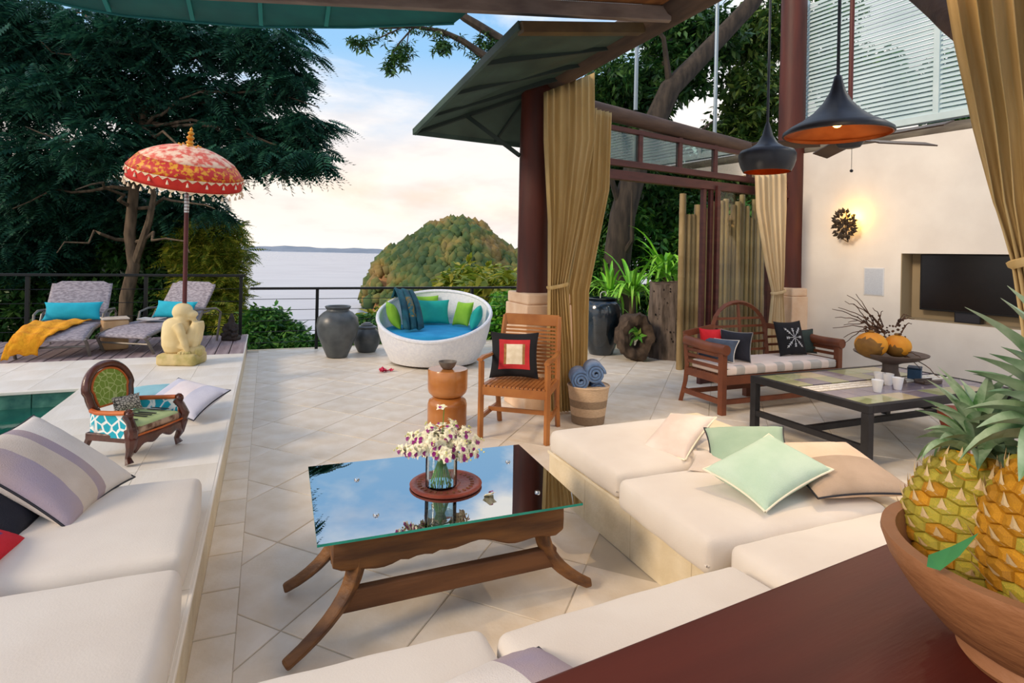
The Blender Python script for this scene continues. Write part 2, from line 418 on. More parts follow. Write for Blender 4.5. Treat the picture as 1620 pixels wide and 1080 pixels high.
# --- raised stone platform left with pool cut-out
PZ = .25; PX0, PY0 = -1.45, 6.17
pl = MB(); pl.box(-1.45, -.245, -.8, 7.62, -.3, PZ-.02); pl.box(-6, -1.45, PY0+.02, 7.62, -.3, PZ-.02); pl.box(-6, -.245, 7.62, 9.3, -.3, PZ-.045)
pf = pl.build('floor', GROUT); struct(pf)
def slabtiles(x0, x1, y0, y1, nx, ny, z, parent, m=LIMEW, name='tile', th=.02):
    dx, dy = (x1-x0)/nx, (y1-y0)/ny
    me_ = tile_mesh([(-dx/2,-dy/2),(dx/2,-dy/2),(dx/2,dy/2),(-dx/2,dy/2)], -th, 0, .001, .0015).mesh(name, m)
    for a in range(nx):
        for b in range(ny): inst(me_, name, parent, loc=(x0+dx*(a+.5), y0+dy*(b+.5), z+random.uniform(-.0006,.0006)))
slabtiles(-1.45, -.235, 3.35, 7.62, 3, 10, PZ, pf)
slabtiles(-1.45, -.235, 1.0, 3.35, 3, 5, PZ, pf)
slabtiles(-5.2, -1.45, PY0, 7.62, 9, 3, PZ, pf)
for k in range(17):   # riser facing slabs
    y = -.1+k*.52
    MB().box(-.245, -.232, y+.0015, y+.5185, -.01, PZ-.024).build('facing_slab', SAND, pf, bevel=.0015, bseg=1)
MB().box(-.25, -.222, .0, 9.3, PZ-.024, PZ-.002).build('lip', LIMEW, pf, bevel=.004)
# wooden deck planks running away
WD = mat('deck_wood', '#7d6a6c', '#a29090', rough=.5, scale=3, stretch=(6,.6,1), bump=.25, bscale=22, rnd=.12)
for k in range(27):
    x = -.245-.148*(k+.5)
    o = MB().box(-.0685, .0685, 7.63, 9.3, -.04, 0).build('plank', WD, pf, bevel=.004, bseg=1); o.location = (x, 0, PZ+random.uniform(-.001,.001))
MB().box(-.255, -.235, 7.62, 9.31, -.05, PZ+.001).build('edge_board', WD, pf)
# --- pool
PT = mat('pool_stone', '#2f6b62', '#5f9a86', rough=.45, scale=9, bump=.4, bscale=30, rnd=.12)
pool = thing('swimming_pool', 'corner of a small pool lined with green stone tiles beside the raised platform', 'pool', (-1.45, PY0, 0))
bas = MB(); bas.box(-4.6, 0.02, -5.2, .02, -1.1, -1.05); bas.build('basin', PT, pool)
for k in range(12): MB().box(-.375*(k+1)+.003, -.375*k-.003, -.012, .015, -.45, PZ-.024).build('wall_tile', PT, pool, bevel=.004, bseg=1)
for k in range(12): MB().box(-.012, .0, -.375*(k+1)+.003, -.375*k-.003, -.45, PZ-.024).build('wall_tile', PT, pool, bevel=.004, bseg=1)
MB().box(-4.6, .0, -.035, .03, PZ-.03, PZ-.0).build('coping', LIMEW, pool, bevel=.006); MB().box(-.03, .02, -5.2, .0, PZ-.03, PZ-.0).build('coping', LIMEW, pool, bevel=.006)
WAT = mat('pool_water', '#0f4a40', '#1c6a58', rough=.03, scale=3, bump=.35, bscale=5, spec=.8, ior=1.33)
MB().box(-4.6, -.012, -5.2, -.012, .06, .10).build('water', WAT, pool)
# --- right and front stone plinths of the sunken seating
SO = mat('sandstone_top', '#e0d0b0', '#e9dcc2', rough=.55, scale=6, bump=.2, bscale=40)
pr_ = MB(); pr_.box(1.70, 2.72, 1.0, 3.32, -.3, .235); pr_.box(-.225, 2.72, .62, 1.62, -.3, .235); sp = pr_.build('floor', GROUT); struct(sp)
for k in range(6): MB().box(1.688, 1.70, 3.32-.45*(k+1)+.0012, 3.32-.45*k-.0012, -.002, .23).build('facing_slab', SAND, sp, bevel=.0015, bseg=1)
for k in range(5): MB().box(-.22+.45*k*.94, -.22+.45*(k+1)*.94-.0025, 1.62, 1.632, -.002, .23).build('facing_slab', SAND, sp, bevel=.0015, bseg=1)
for k in range(3): MB().box(1.70+.34*k, 1.70+.34*(k+1)-.0025, 3.32, 3.332, -.002, .23).build('facing_slab', SAND, sp, bevel=.0015, bseg=1)
MB().box(1.682, 2.72, 1.0, 3.335, .231, .25).build('top_slab', SO, sp, bevel=.004); MB().box(-.225, 1.682, .62, 1.64, .231, .25).build('top_slab', SO, sp, bevel=.004)
lg = MB().box(2.64, 2.885, .9, 3.34, -.02, .385).build('trim_2', SO, bevel=.006); struct(lg)
# --- pillars
RED = mat('pillar_wood', '#3f1a12', '#5a2619', rough=.55, scale=2.2, stretch=(3,3,.5), bump=.25, bscale=8)
BLK = mat('pillar_stone', '#dcb896', '#e9cdb0', rough=.6, scale=5, bump=.2, bscale=40)
def pillar(name, x, y, z1, r, bx, label):
    t = thing(name, label, 'pillar', (x, y, 0))
    prof = [(r*1.03, 1.13), (r, 1.2), (r*.98, 1.8), (r*.99, 2.4), (r*.95, z1-.3), (r*.94, z1)]
    MB().lathe(prof, 24).build('log', RED, t, smooth=True)
    x0, x1, y0, y1 = bx
    MB().box(x0-x, x1-x, y0-y, y1-y, 0, 1.02).build('base_block', BLK, t, bevel=.012); MB().box(x0-x+.012, x1-x-.012, y0-y+.012, y1-y-.012, 1.02, 1.13).build('base_cap', BLK, t, bevel=.02)
    return t
pillar('timber_pillar', 2.44, 5.22, 3.32, .168, (2.26, 2.76, 4.97, 5.5), 'dark red log pillar on a stone block holding the terrace corner of the roof')
pillar('timber_pillar', 6.52, 5.80, 5.6, .17, (6.3, 6.78, 5.54, 6.02), 'dark red log pillar on a stone block at the end of the white wall')
# --- roof timbers
LOG = mat('roof_log', '#3d2f26', '#584638', rough=.7, scale=3, stretch=(4,.6,4), bump=.3, bscale=12)
LOGX = mat('roof_log_cross', '#4a3830', '#614c3e', rough=.7, scale=3, stretch=(.6,4,4), bump=.3, bscale=12)
GRY = mat('fascia_wood', '#6b5c52', '#85766a', rough=.7, scale=3, stretch=(.6,4,4), bump=.2, bscale=12)
def logm(name, a, b, r, m_, label=None, cat='beam', r2=None, seg=16):
    a = Vector(a); b = Vector(b); o = MB().tube([a.lerp(b, k/6)+Vector((0,0,random.uniform(-.008,.008))) for k in range(7)], [r+(r2-r if r2 else 0)*k/6 for k in range(7)], seg).build(name, m_, smooth=True)
    struct(o); return o
logm('trim_3', (2.55, 5.35, 3.24), (2.56, .3, 3.24), .125, LOG)
logm('trim_4', (2.6, 5.2, 3.06), (6.5, 5.78, 2.86), .085, LOGX)
WAT0 = Vector((6.55, 5.77, 0)); ang = math.radians(-82.9); WD_ = Vector((math.cos(ang), math.sin(ang), 0)); WN = Vector((math.sin(ang), -math.cos(ang), 0))  # WN points into the room (-x)
if WN.x > 0: WN = -WN
def WP(s, w, z): return WAT0 + WD_*s - WN*w + Vector((0,0,z))     # w = distance behind the wall face
logm('trim_5', WP(-.1, .1, 2.98), WP(5.5, .1, 2.93), .085, mat('wall_log', '#5a5248', '#7a7264', rough=.8, scale=4, stretch=(4,.6,4), bump=.3, bscale=14))
# ceiling of canes over the lounge with its fascia beam
CAN = mat('ceiling_cane', '#a06a3a', '#6e4322', rough=.6, scale=14, stretch=(1,.15,1), rnd=0, bump=.2, bscale=30)
ce = MB()
E0, E1 = Vector((-1.0, 4.44, 3.12)), Vector((2.50, 3.24, 3.12))
ce.slab([(E0.x, E0.y, 3.22), (E1.x, E1.y, 3.22), (2.5, .75, 3.22), (-1.0, .75, 3.22)], (0,0,.05))
cl = ce.build('ceiling', mat('roof_board', '#5a4634', rough=.9)); struct(cl)
cn = MB()
for k in range(290):
    x = -1.0+k*.012; yv = E0.y+(E1.y-E0.y)*(x+1)/3.5; cn.tube([(x, yv, 3.212), (x, .75, 3.212)], .0062, 5, cap=False)
o = cn.build('cane', CAN, cl, smooth=True); o['kind'] = 'stuff'
fb = MB().bar(E0+Vector((0,0,.03)), E1+Vector((0,0,.03)), .05, .10).build('trim_6', GRY, bevel=.006); struct(fb)
rf = MB()
for k in range(4): y = 1.2+k*.72; rf.bar((-1.0, y, 3.16), (2.5, y, 3.16), .06, .08)
# outward hip eave in dark green sheet metal, seen from below
GRN = mat('eave_green', '#2d3f36', '#3b5045', rough=.55, scale=4, metal=.0, bump=.1)
GRD = mat('eave_rib', '#23302a', rough=.6)
tip = D(655, 209, 5.8); na = D(823, 40, 3.75); hb = OY(868, 136, 5.2); nb = G(1014, 42, 3.16); eb = D(842, 231, 6.1) + Vector((.45, .06, 0))
ev = thing('roof_eave', 'dark green sheet roof corner jutting out over the terrace beside the near pillar', 'roof', tip)
def rel(p): return Vector(p)-Vector(tip)
MB().slab([rel(tip), rel(hb), rel(nb), rel(na)], (0,0,.03)).build('roof_sheet', GRN, ev)
MB().slab([rel(tip), rel(eb), rel(Vector(hb)+Vector((.3,.1,-.02))), rel(hb)], (0,0,.03)).build('roof_sheet', GRN, ev)
MB().bar(rel(tip), rel(hb), .05, .06).build('hip_rafter', GRD, ev)
MB().bar(rel(tip), rel(na), .03, .06).build('edge_trim', GRN, ev); MB().bar(rel(tip), rel(eb), .03, .05).build('edge_trim', GRN, ev)
MB().bar(rel(na)+Vector((0,0,-.02)), rel(nb)+Vector((0,0,-.02)), .08, .07).build('gutter_beam', mat('gutter_wood', '#4a3a24', '#5b4a2e', rough=.4), ev)
for t_ in (.2, .45, .72):
    a = Vector(tip).lerp(Vector(na), t_+.02); b = Vector(hb).lerp(Vector(nb), t_)
    MB().bar(rel(a), rel(b), .025, .045).build('rafter', GRD, ev)
aa = Vector(tip).lerp(Vector(hb), .38); MB().bar(rel(aa), rel(OY(822, 246, 5.15)), .04, .04).build('brace', GRD, ev)
aa = Vector(tip).lerp(Vector(hb), .85); MB().bar(rel(aa), rel(Vector(tip).lerp(Vector(eb), .5)), .025, .03).build('rafter', GRD, ev)
# teal awning
TEA = mat('awning_teal', '#0d6a66', '#0a5f5e', rough=.7, scale=5)
TER = mat('awning_rib', '#15827c', rough=.6)
lowpx = [(20, -12), (130, 13), (200, 25), (300, 34), (400, 42), (560, 43), (718, 37)]
lowp = [G(px, py, 3.18) for px, py in lowpx]
upp = [Vector((p.x+.15, p.y-1.15, 3.46)) for p in lowp]; upp[-1] = lowp[-1]+Vector((.12, -.45, .14)); upp[-2] = lowp[-2]+Vector((.12, -.8, .2))
def interp(P, t):
    t = t*(len(P)-1); i = min(int(t), len(P)-2); return Vector(P[i]).lerp(Vector(P[i+1]), t-i)
aw = thing('fabric_awning', 'teal fabric awning with ribs along the top left roof edge', 'awning', lowp[3])
mb = MB(); mb.grid(lambda i, j: interp(lowp, i/24).lerp(interp(upp, i/24), j/4)-lowp[3]+Vector((0,0,-.03*math.sin(j/4*PI))), 25, 5)
q = mb.build('canopy', TEA, aw, smooth=True); so = q.modifiers.new('thickness', 'SOLIDIFY'); so.thickness = .004
MB().tube([Vector(p)-lowp[3] for p in lowp], .012, 8).build('hem', TEA, aw, smooth=True)
for px, py in ((165, 20), (297, 34), (405, 42), (508, 43)):
    b = G(px, py, 3.18); k = (px-200)/520
    a = G(px+8, py-3, 3.17); MB().bar(a-lowp[3], a+Vector((-.02, -1.0, .235))-lowp[3], .028, .02).build('rib', TER, aw)
# --- glass wall between the pillars
FRM = mat('window_frame', '#4a2320', '#5c2e28', rough=.45, scale=4, stretch=(1,1,4), bump=.1)
PANE = glassmat('window_glass', .06, mn=.04)
PANET = glassmat('transom_glass', .2, tint=(.50, .66, .64, 1), mn=.22)
GA = Vector((2.35, 5.15, 0)); GB = Vector((4.93, 5.53, 0)); GD = (GB-GA).normalized(); GN = Vector((-GD.y, GD.x, 0))
def GL(px, py):
    d = ray(px, py); t = ((GA-EYEP).dot(GN))/d.dot(GN); p = EYEP+d*t; return (p-GA).dot(GD), p.z
def GP(s, w, z): return GA+GD*s+GN*w+Vector((0,0,z))
tr = MB(); ztop, zmid, zlow = 2.88, 2.50, 2.37
ss = [GL(px, 230)[0] for px in (948, 1012, 1075, 1131, 1186)]+[4.12]
w1 = MB(); w1.bar(GP(.3,0,zmid), GP(4.1,0,zmid), .06, .07); w1.bar(GP(.3,0,ztop), GP(4.1,0,ztop-.08), .06, .05)
wf = w1.build('window_1', FRM, bevel=.004); struct(wf)
wl = MB().bar(GP(.3,0,zlow), GP(4.1,0,zlow), .09, .10).build('rail', FRM, wf, bevel=.004)
for s_ in ss: MB().bar(GP(s_,0,zmid), GP(s_,0,ztop), .055, .05, up=GN).build('mullion', FRM, wf)
for a, b in zip(ss[:-1], ss[1:]): MB().slab([GP(a+.03,0,zmid+.035), GP(b-.03,0,zmid+.035), GP(b-.03,0,ztop-.05), GP(a+.03,0,ztop-.03)], GN*.006).build('pane', PANET, wf)
sA, sB = GL(1108, 450)[0], GL(1127, 450)[0]
dd = MB(); dd.bar(GP(sA+.02,0,0), GP(sA+.02,0,zlow), .05, .05, up=GN)
d1 = dd.build('door_1', FRM, bevel=.003); struct(d1)
for k, (o_, w_) in enumerate(((.085, .05), (.15, -.0), (.215, -.05))): MB().bar(GP(sA+o_,w_,0.02), GP(sA+o_,w_,zlow), .05, .045, up=GN).build('stile', FRM, d1, bevel=.003)
sC = 3.72
MB().bar(GP(sC,0,.02), GP(sC,0,zlow), .08, .05, up=GN).build('stile', FRM, d1, bevel=.003)
MB().bar(GP(sA,0,.05), GP(sC,0,.05), .05, .09).build('bottom_rail', FRM, d1, bevel=.003); MB().bar(GP(sA,.05,.12), GP(sC,.05,.12), .04, .07).build('bottom_rail', FRM, d1, bevel=.003)
MB().slab([GP(sA+.24,0,.1), GP(sC-.02,0,.1), GP(sC-.02,0,zlow-.05), GP(sA+.24,0,zlow-.05)], GN*.006).build('pane', PANE, d1)
for px, zb, zt in ((1007, 3.1, 3.95), (1133, 3.0, 4.7)):
    s_ = GL(px, 100)[0]; o = MB().tube([GP(s_,0,zb), GP(s_,0,zt)], .022, 8).build('trim_7' if px < 1100 else 'trim_8', mat('steel_post', '#8f9ca6', rough=.35, metal=.6), smooth=True); struct(o)
# --- white wall with television recess
WALL = mat('wall_plaster', '#d8d0c6', '#e0d9cf', rough=.8, scale=3, bump=.06, bscale=80)
r0_, r1_, rz0, rz1 = 1.36, 3.2, .855, 1.60
wm = MB()
def wbox(mb, s0, s1, w0, w1, z0, z1):
    mb.add([WP(s0,w0,z0),WP(s1,w0,z0),WP(s1,w1,z0),WP(s0,w1,z0),WP(s0,w0,z1),WP(s1,w0,z1),WP(s1,w1,z1),WP(s0,w1,z1)], [(3,2,1,0),(4,5,6,7),(0,1,5,4),(1,2,6,5),(2,3,7,6),(3,0,4,7)])
wbox(wm, .0, 5.6, 0, .4, -.1, rz0); wbox(wm, 0, r0_, 0, .4, rz0, rz1); wbox(wm, r1_, 5.6, 0, .4, rz0, rz1); wbox(wm, 0, 5.6, 0, .4, rz1, 2.92); wbox(wm, r0_, r1_, .24, .4, rz0, rz1)
wr_ = wm.build('wall_right', WALL); struct(wr_)
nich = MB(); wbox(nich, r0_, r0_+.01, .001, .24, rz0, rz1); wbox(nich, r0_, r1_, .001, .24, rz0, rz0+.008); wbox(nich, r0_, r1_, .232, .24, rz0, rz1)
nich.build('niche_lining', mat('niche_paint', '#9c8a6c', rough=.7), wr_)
# louvre panels above the wall
LOU = mat('louvre_paint', '#b4c8ca', '#c4d5d6', rough=.55, scale=3)
lz0, lz1 = 3.13, 5.0
lf = MB()
for s_ in (.03, 1.62, 3.1, 4.6): wbox(lf, s_, s_+.06, .06, .14, lz0, lz1)
wbox(lf, .03, 4.66, .05, .15, lz0-.05, lz0+.03)
lo = lf.build('window_2', LOU, bevel=.003); struct(lo)
sl = MB(); sl.add([(0,-.016,-.029),(0,.016,.023),(0,.011,.026),(0,-.021,-.026),(1.0,-.016,-.029),(1.0,.016,.023),(1.0,.011,.026),(1.0,-.021,-.026)], [(0,1,2,3),(7,6,5,4),(0,4,5,1),(1,5,6,2),(2,6,7,3),(3,7,4,0)])
slm = sl.mesh('slat', LOU)
for s0, s1 in ((.09, 1.62), (1.68, 3.1), (3.16, 4.6)):
    n = int((lz1-lz0-.05)/.054)
    for k in range(n):
        M = Matrix((WD_, -WN, Vector((0,0,1)))).transposed().to_4x4(); M.translation = WP(s0, .1, lz0+.06+k*.054)
        inst(slm, 'slat', lo, M=M @ Matrix.Rotation(random.uniform(-.07,.07), 4, 'X') @ Matrix.Diagonal((s1-s0, 1, 1, 1)))
logm('trim_9', (2.56, .9, 3.95), (7.3, .9, 3.95), .09, LOGX); logm('trim_10', (2.3, 2.33, 3.95), (7.2, 2.33, 3.95), .07, LOGX); logm('trim_11', (2.3, 3.0, 3.95), (7.2, 3.0, 3.95), .07, LOGX)
logm('trim_12', D(1430, -40, 3.2), D(1530, 45, 2.7), .07, LOGX)
# --- railings
IRON = mat('railing_iron', '#15181a', rough=.4, metal=.3)
def railing(name, x0, x1, y, z0, ztop, posts, cables, label, endpost=True):
    t = thing(name, label, 'railing', (x0, y, z0))
    MB().box(0, x1-x0, -.035, .035, ztop-z0-.035, ztop-z0).build('top_rail', IRON, t, bevel=.004)
    for p in posts:
        MB().box(p-x0-.022, p-x0+.022, -.022, .022, 0, ztop-z0-.035).build('post', IRON, t, bevel=.003)
    for c in cables: MB().tube([(0,0,c-z0), (x1-x0,0,c-z0)], .005, 6).build('cable', IRON, t, smooth=True)
    return t
railing('railing', -5.2, -.27, 9.2, PZ, 1.125, [-4.3, -2.79, -1.50, -.33], [.38,.56,.74,.92], 'black railing with cables behind the two sun loungers')
railing('railing', -.21, 9.2, 9.28, -.0, .935, [.72, 1.98, 3.2, 4.5, 5.8, 7.1, 8.4], [.12,.28,.44,.60,.76], 'long black railing with cables behind the round daybed and the jars')
# ================================================================ LANDSCAPE
SEA = -42.0
seam = mat('sea_water', '#8e9bb0', '#9aa7ba', rough=.22, scale=.01, bump=.6, bscale=.35, spec=.6, ior=1.33)
sea = MB(); sea.grid(lambda i, j: Vector((-9000+i*1200+0*j, -200+ (j/15)**2.2*26000, SEA)), 26, 16)
so_ = sea.build('sea', seam); struct(so_, 'calm grey sea stretching to the horizon', 'sea')
# far coast
cm = MB(); hz = []
for k in range(60):
    a = D(300+k*11, 390, 1).xy.normalized() if False else None
coast = MB(); base_ = []; 
for k in range(61):
    px = 330+k*10; d = ray(px, 396); d2 = Vector((d.x, d.y, 0)); p = Vector((0,0,0))+d2*11000; h = 70+12*math.sin(k*.13)+9*math.sin(k*.53+1)+5*math.sin(k*1.7)
    base_.append((p, max(h, 25), d2.normalized()))
coast.grid(lambda i, j: Vector((base_[i][0].x, base_[i][0].y, SEA-3)) + base_[i][2]*(0, 120, 600, 1500)[j] + Vector((0,0,(0, .45, 1, .4)[j]*base_[i][1]*1.25)), 61, 4)
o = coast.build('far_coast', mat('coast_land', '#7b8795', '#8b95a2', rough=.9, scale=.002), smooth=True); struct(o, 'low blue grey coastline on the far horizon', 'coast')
# island headland
ish = thing('headland', 'wooded island headland with a tawny cliff rising from the sea', 'headland', (0,0,0))
ID = 470.0
def ipx(px, py, dep=ID): return D(px, py, dep)
ridge = [(572,476),(590,440),(598,425),(612,404),(632,396),(650,384),(668,374),(684,362),(700,357),(716,353),(740,351),(760,360),(776,374),(792,392),(815,404),(850,398),(900,385),(960,380)]
rp = [ipx(*p) for p in ridge]
bx = ipx(586, 476).xy; rocks = mat('island_rock', '#a9764a', '#7e6a45', rough=.9, scale=.12, bump=.6, bscale=.5)
def ht(i, j):
    p = interp(rp, i/59); t = j/9
    back = Vector((FW.x, FW.y, 0))
    h = (p.z-SEA); f = math.sin((1-t)*PI/2)**.8
    q = Vector((p.x, p.y, 0)) - back*(t*h*1.25) ; q.z = SEA + h*f - 3 + 3*math.sin(i*1.3+j*2.1)*(t > .1)*(t < .95)
    if t >= .99: q.z = SEA-2
    return q
tm = MB(); tm.grid(ht, 60, 10); tm.build('rock', rocks, ish, smooth=True)
ISL = leafmat('island_trees', '#34502a', '#4d6430', '#7d7638', .1, .8)
_t = ISL.node_tree; _n = _t.nodes.new('ShaderNodeTexNoise'); _n.inputs['Scale'].default_value = .035; _n.inputs['Detail'].default_value = 4; _c = _t.nodes.new('ShaderNodeTexCoord'); _t.links.new(_c.outputs['Object'], _n.inputs['Vector'])
_r = ramp(_t, [(.42, C('#2f4a28')), (.5, C('#566c34')), (.58, C('#a08444')), (.66, C('#b0804c'))]); _t.links.new(_n.outputs['Fac'], _r.inputs[0]); _m = _t.nodes.new('ShaderNodeMix'); _m.data_type = 'RGBA'; _m.inputs[0].default_value = .5
_src = [x for x in _t.nodes if x.type == 'VALTORGB' and x != _r][0]; _t.links.new(_src.outputs[0], _m.inputs[6]); _t.links.new(_r.outputs[0], _m.inputs[7]); _t.links.new(_m.outputs[2], _t.nodes['Principled BSDF'].inputs['Base Color'])
iv, if_ = ICO[1]; iv = np.array(iv); if_ = np.array(if_)
def blobs(name, P, R, mats, parent, mi=None, sq=1.15, noise=.75):
    V = []; F = []; MI = []
    for q, (p, r) in enumerate(zip(P, R)):
        k = 1+noise*(rng.random((len(iv), 1))-.5); v = iv*k*r; v[:, 2] *= sq; V.append(v+np.array(p)); F.append(if_+q*len(iv))
        if mi is not None: MI.append(np.full(len(if_), mi[q]))
    o = npmesh(name, np.concatenate(V), np.concatenate(F), mats, parent, mi=np.concatenate(MI) if mi is not None else None); o['kind'] = 'stuff'; return o
P, R = [], []
for _ in range(3600):
    i = rng.uniform(1.5, 59); t = rng.uniform(0, .97)
    if i < 15 and t > .12+i*.03 and rng.random() < .80: continue
    a = ht(int(i), 0); b = ht(min(int(i)+1, 59), 0); f = i-int(i); p0 = a.lerp(b, f); h = p0.z+3-SEA
    back = Vector((FW.x, FW.y, 0)); q = Vector((p0.x, p0.y, 0))-back*(t*h*1.25); q.z = SEA + h*math.sin((1-t)*PI/2)**.8 - 1.5
    P.append(q); R.append(rng.choice([rng.uniform(1.4, 2.6), rng.uniform(2.6, 5.2)])); P[-1].z += R[-1]*.5
blobs('treetop', P, R, ISL, ish)
# hillside ground under the terrace
gm = mat('hill_ground', '#2b3a1c', '#4a4a26', rough=.95, scale=.8, bump=.4)
def gz(x, y):
    d = max(0, y-9.4); z = -.9-d*.42
    if x > 4: z += min((x-4)*.42, 5)*min(1, max(0, (d+1)/6))*1.2+ (x-4)*.05
    if x < 0: z += min(-x*.14, 3.2)*min(1, max(0, d/4))*1.0
    return max(z, SEA-6)
hl = MB(); xs = [-60,-40,-28,-20,-15,-11,-8,-5,-2,0,1.5,3,4.5,6,8,10,13,17,24,36,60]; ys = [8.9,9.5,10.5,12,14,17,21,27,35,48,66,90,120]
hl.grid(lambda i, j: Vector((xs[i], ys[j], gz(xs[i], ys[j]) - (0.6 if j == 0 else 0))), len(xs), len(ys))
o = hl.build('floor', gm, smooth=True); struct(o, 'steep green slope falling from the terrace to the sea', 'ground')
# ---- foliage tools
def rotmats(yaw, pitch, roll):
    cy, sy, cp, sp, cr, sr = np.cos(yaw), np.sin(yaw), np.cos(pitch), np.sin(pitch), np.cos(roll), np.sin(roll)
    Z = np.zeros_like(cy); O = np.ones_like(cy)
    Rz = np.stack([np.stack([cy,-sy,Z],-1), np.stack([sy,cy,Z],-1), np.stack([Z,Z,O],-1)], -2)
    Ry = np.stack([np.stack([cp,Z,sp],-1), np.stack([Z,O,Z],-1), np.stack([-sp,Z,cp],-1)], -2)
    Rx = np.stack([np.stack([O,Z,Z],-1), np.stack([Z,cr,-sr],-1), np.stack([Z,sr,cr],-1)], -2)
    return Rz@Ry@Rx
def scatter(name, tmpl, pos, yaw, pitch, roll, scale, mats, parent):
    tv, tf = tmpl; tv = np.asarray(tv); tf = np.asarray(tf); Rm = rotmats(yaw, pitch, roll)
    V = np.einsum('nij,kj->nki', Rm, tv)*scale[:, None, None] + pos[:, None, :]
    F = tf[None] + (np.arange(len(pos))*len(tv))[:, None, None]
    o = npmesh(name, V.reshape(-1, 3), F.reshape(-1, tf.shape[1]), mats, parent); o['kind'] = 'stuff'; return o
def frond(nl=11, L=1.0, w=.26, droop=.35, fat=1.0):
    """feathery leaf: comb of narrow leaflets on both sides of a curved rachis; quads"""
    V, F = [], []
    for k in range(nl):
        t = (k+.6)/nl; x = t*L; z = -droop*t*t; wl = w*math.sin(min(1, t*1.15+.12)*PI)**.6+.02
        for s_ in (-1, 1):
            o = len(V); V += [(x, 0, z), (x+.045*(1+fat)*.5+.02*fat, s_*wl*.5, z-.01), (x+.085, s_*wl, z-.06*wl/.2), (x+.02-.02*fat, s_*wl*.55, z-.02)]; F.append((o, o+1, o+2, o+3))
    o = len(V); V += [(0,-.008,0), (0,.008,0), (L,.004,-droop), (L,-.004,-droop)]; F.append((o,o+1,o+2,o+3))
    return V, F
def leafspray(n=7, L=1.0, wl=.26, seed=1):
    """cluster of pointed broad leaves; quads"""
    r = random.Random(seed); V, F = [], []
    for k in range(n):
        a = r.uniform(-2.4, 2.4); e = r.uniform(-.7, .5); b = Vector((r.uniform(0, .5)*L, 0, 0)); d = Vector((math.cos(a)*math.cos(e), math.sin(a)*math.cos(e), math.sin(e)))
        l = L*r.uniform(.35, .6); s_ = d.cross(Vector((0,0,1))).normalized()*l*wl; o = len(V)
        V += [tuple(b), tuple(b+d*l*.45+s_), tuple(b+d*l-Vector((0,0,l*.15))), tuple(b+d*l*.45-s_)]; F.append((o,o+1,o+2,o+3))
    return V, F
def ell_points(blobs_, n):
    """random points in ellipsoids given as (centre, radii) with depth along the view"""
    vol = np.array([b[1][0]*b[1][1]*b[1][2]**.5 for b in blobs_]); vol = vol/vol.sum(); out = []
    for (c, rr), f in zip(blobs_, vol):
        m_ = max(3, int(n*f)); u = rng.normal(size=(m_, 3)); u /= np.linalg.norm(u, axis=1)[:, None]; u *= rng.random((m_, 1))**.4
        out.append(np.array(c) + u*np.array(rr))
    return np.concatenate(out)
def wood(name, paths, m_, parent, seg=7):
    mb = MB()
    for pts, r in paths:
        n = len(pts); mb.tube(pts, [r[0]+(r[1]-r[0])*i/(n-1) for i in range(n)], seg)
    return mb.build(name, m_, parent, smooth=True)
BARK = mat('bark_brown', '#4a3d30', '#6f5d4a', rough=.9, scale=4, stretch=(3,3,.7), bump=.6, bscale=14)
BARKD = mat('bark_dark', '#2c2620', '#463c32', rough=.9, scale=4, stretch=(3,3,.7), bump=.6, bscale=14)
FEA = leafmat('feathery_leaf', '#133c36', '#1e5242', '#40765a', .25)
FEY = leafmat('olive_leaf', '#5a7a28', '#8a9a30', '#c4b848', .4)
# ---- the big feathery tree on the left
def bend(p, q, n=6, sag=.0, jit=.0):
    p, q = Vector(p), Vector(q); out = []
    for k in range(n):
        t = k/(n-1); v = p.lerp(q, t); v.z += sag*math.sin(t*PI); v += Vector((random.uniform(-jit,jit), random.uniform(-jit,jit), random.uniform(-jit,jit)))*(0 < k < n-1); out.append(v)
    return out
lt = thing('feathery_tree', 'tall dark tree with feathery leaves filling the upper left behind the loungers', 'tree', D(196, 520, 13))
lo_ = lt.location.copy()
def R_(p): return Vector(p)-lo_
tA = [D(196, 560, 13), D(200, 470, 13), D(212, 420, 13), D(205, 370, 13), D(212, 300, 13), D(222, 210, 13), D(235, 120, 13.2), D(240, 30, 13.4)]
limbs = [(tA, (.15, .07))]
ends = []
for (x0, y0, x1, y1, dz) in ((222,210,60,60,-1),(222,210,330,150,-.5),(235,120,400,90,0),(235,120,90,10,1),(212,300,40,200,-1.5),(212,300,20,330,0),(222,210,300,255,-1.5),(235,60,480,70,.5),(230,150,505,170,-.3),(230,170,535,215,.4),(225,190,520,262,-.6),(225,200,440,240,-.3),(235,120,460,20,1),(212,330,120,300,-2),(205,380,90,400,-1),(212,330,340,330,-1),(205,385,300,400,-1)):
    p = D(x0, y0, 13.1); q = D(x1, y1, 13+dz); pts = bend(p, q, 7, .25, .12); limbs.append((pts, (.045, .010))); ends.append(pts)
limbs.append(([D(212,420,13), D(236,350,12.8), D(243,310,12.6), D(236,270,12.6)], (.09,.04)))
limbs = [([R_(p) for p in pts], r) for pts, r in limbs]
wood('trunk', limbs[:1], BARK, lt, 12); wood('branches', limbs[1:], BARK, lt)
bl = []
def blob(px, py, rx, ry, dep=13, rd=1.2): return (D(px, py, dep), (rx*dep/FPX, rd, ry*dep/FPX))
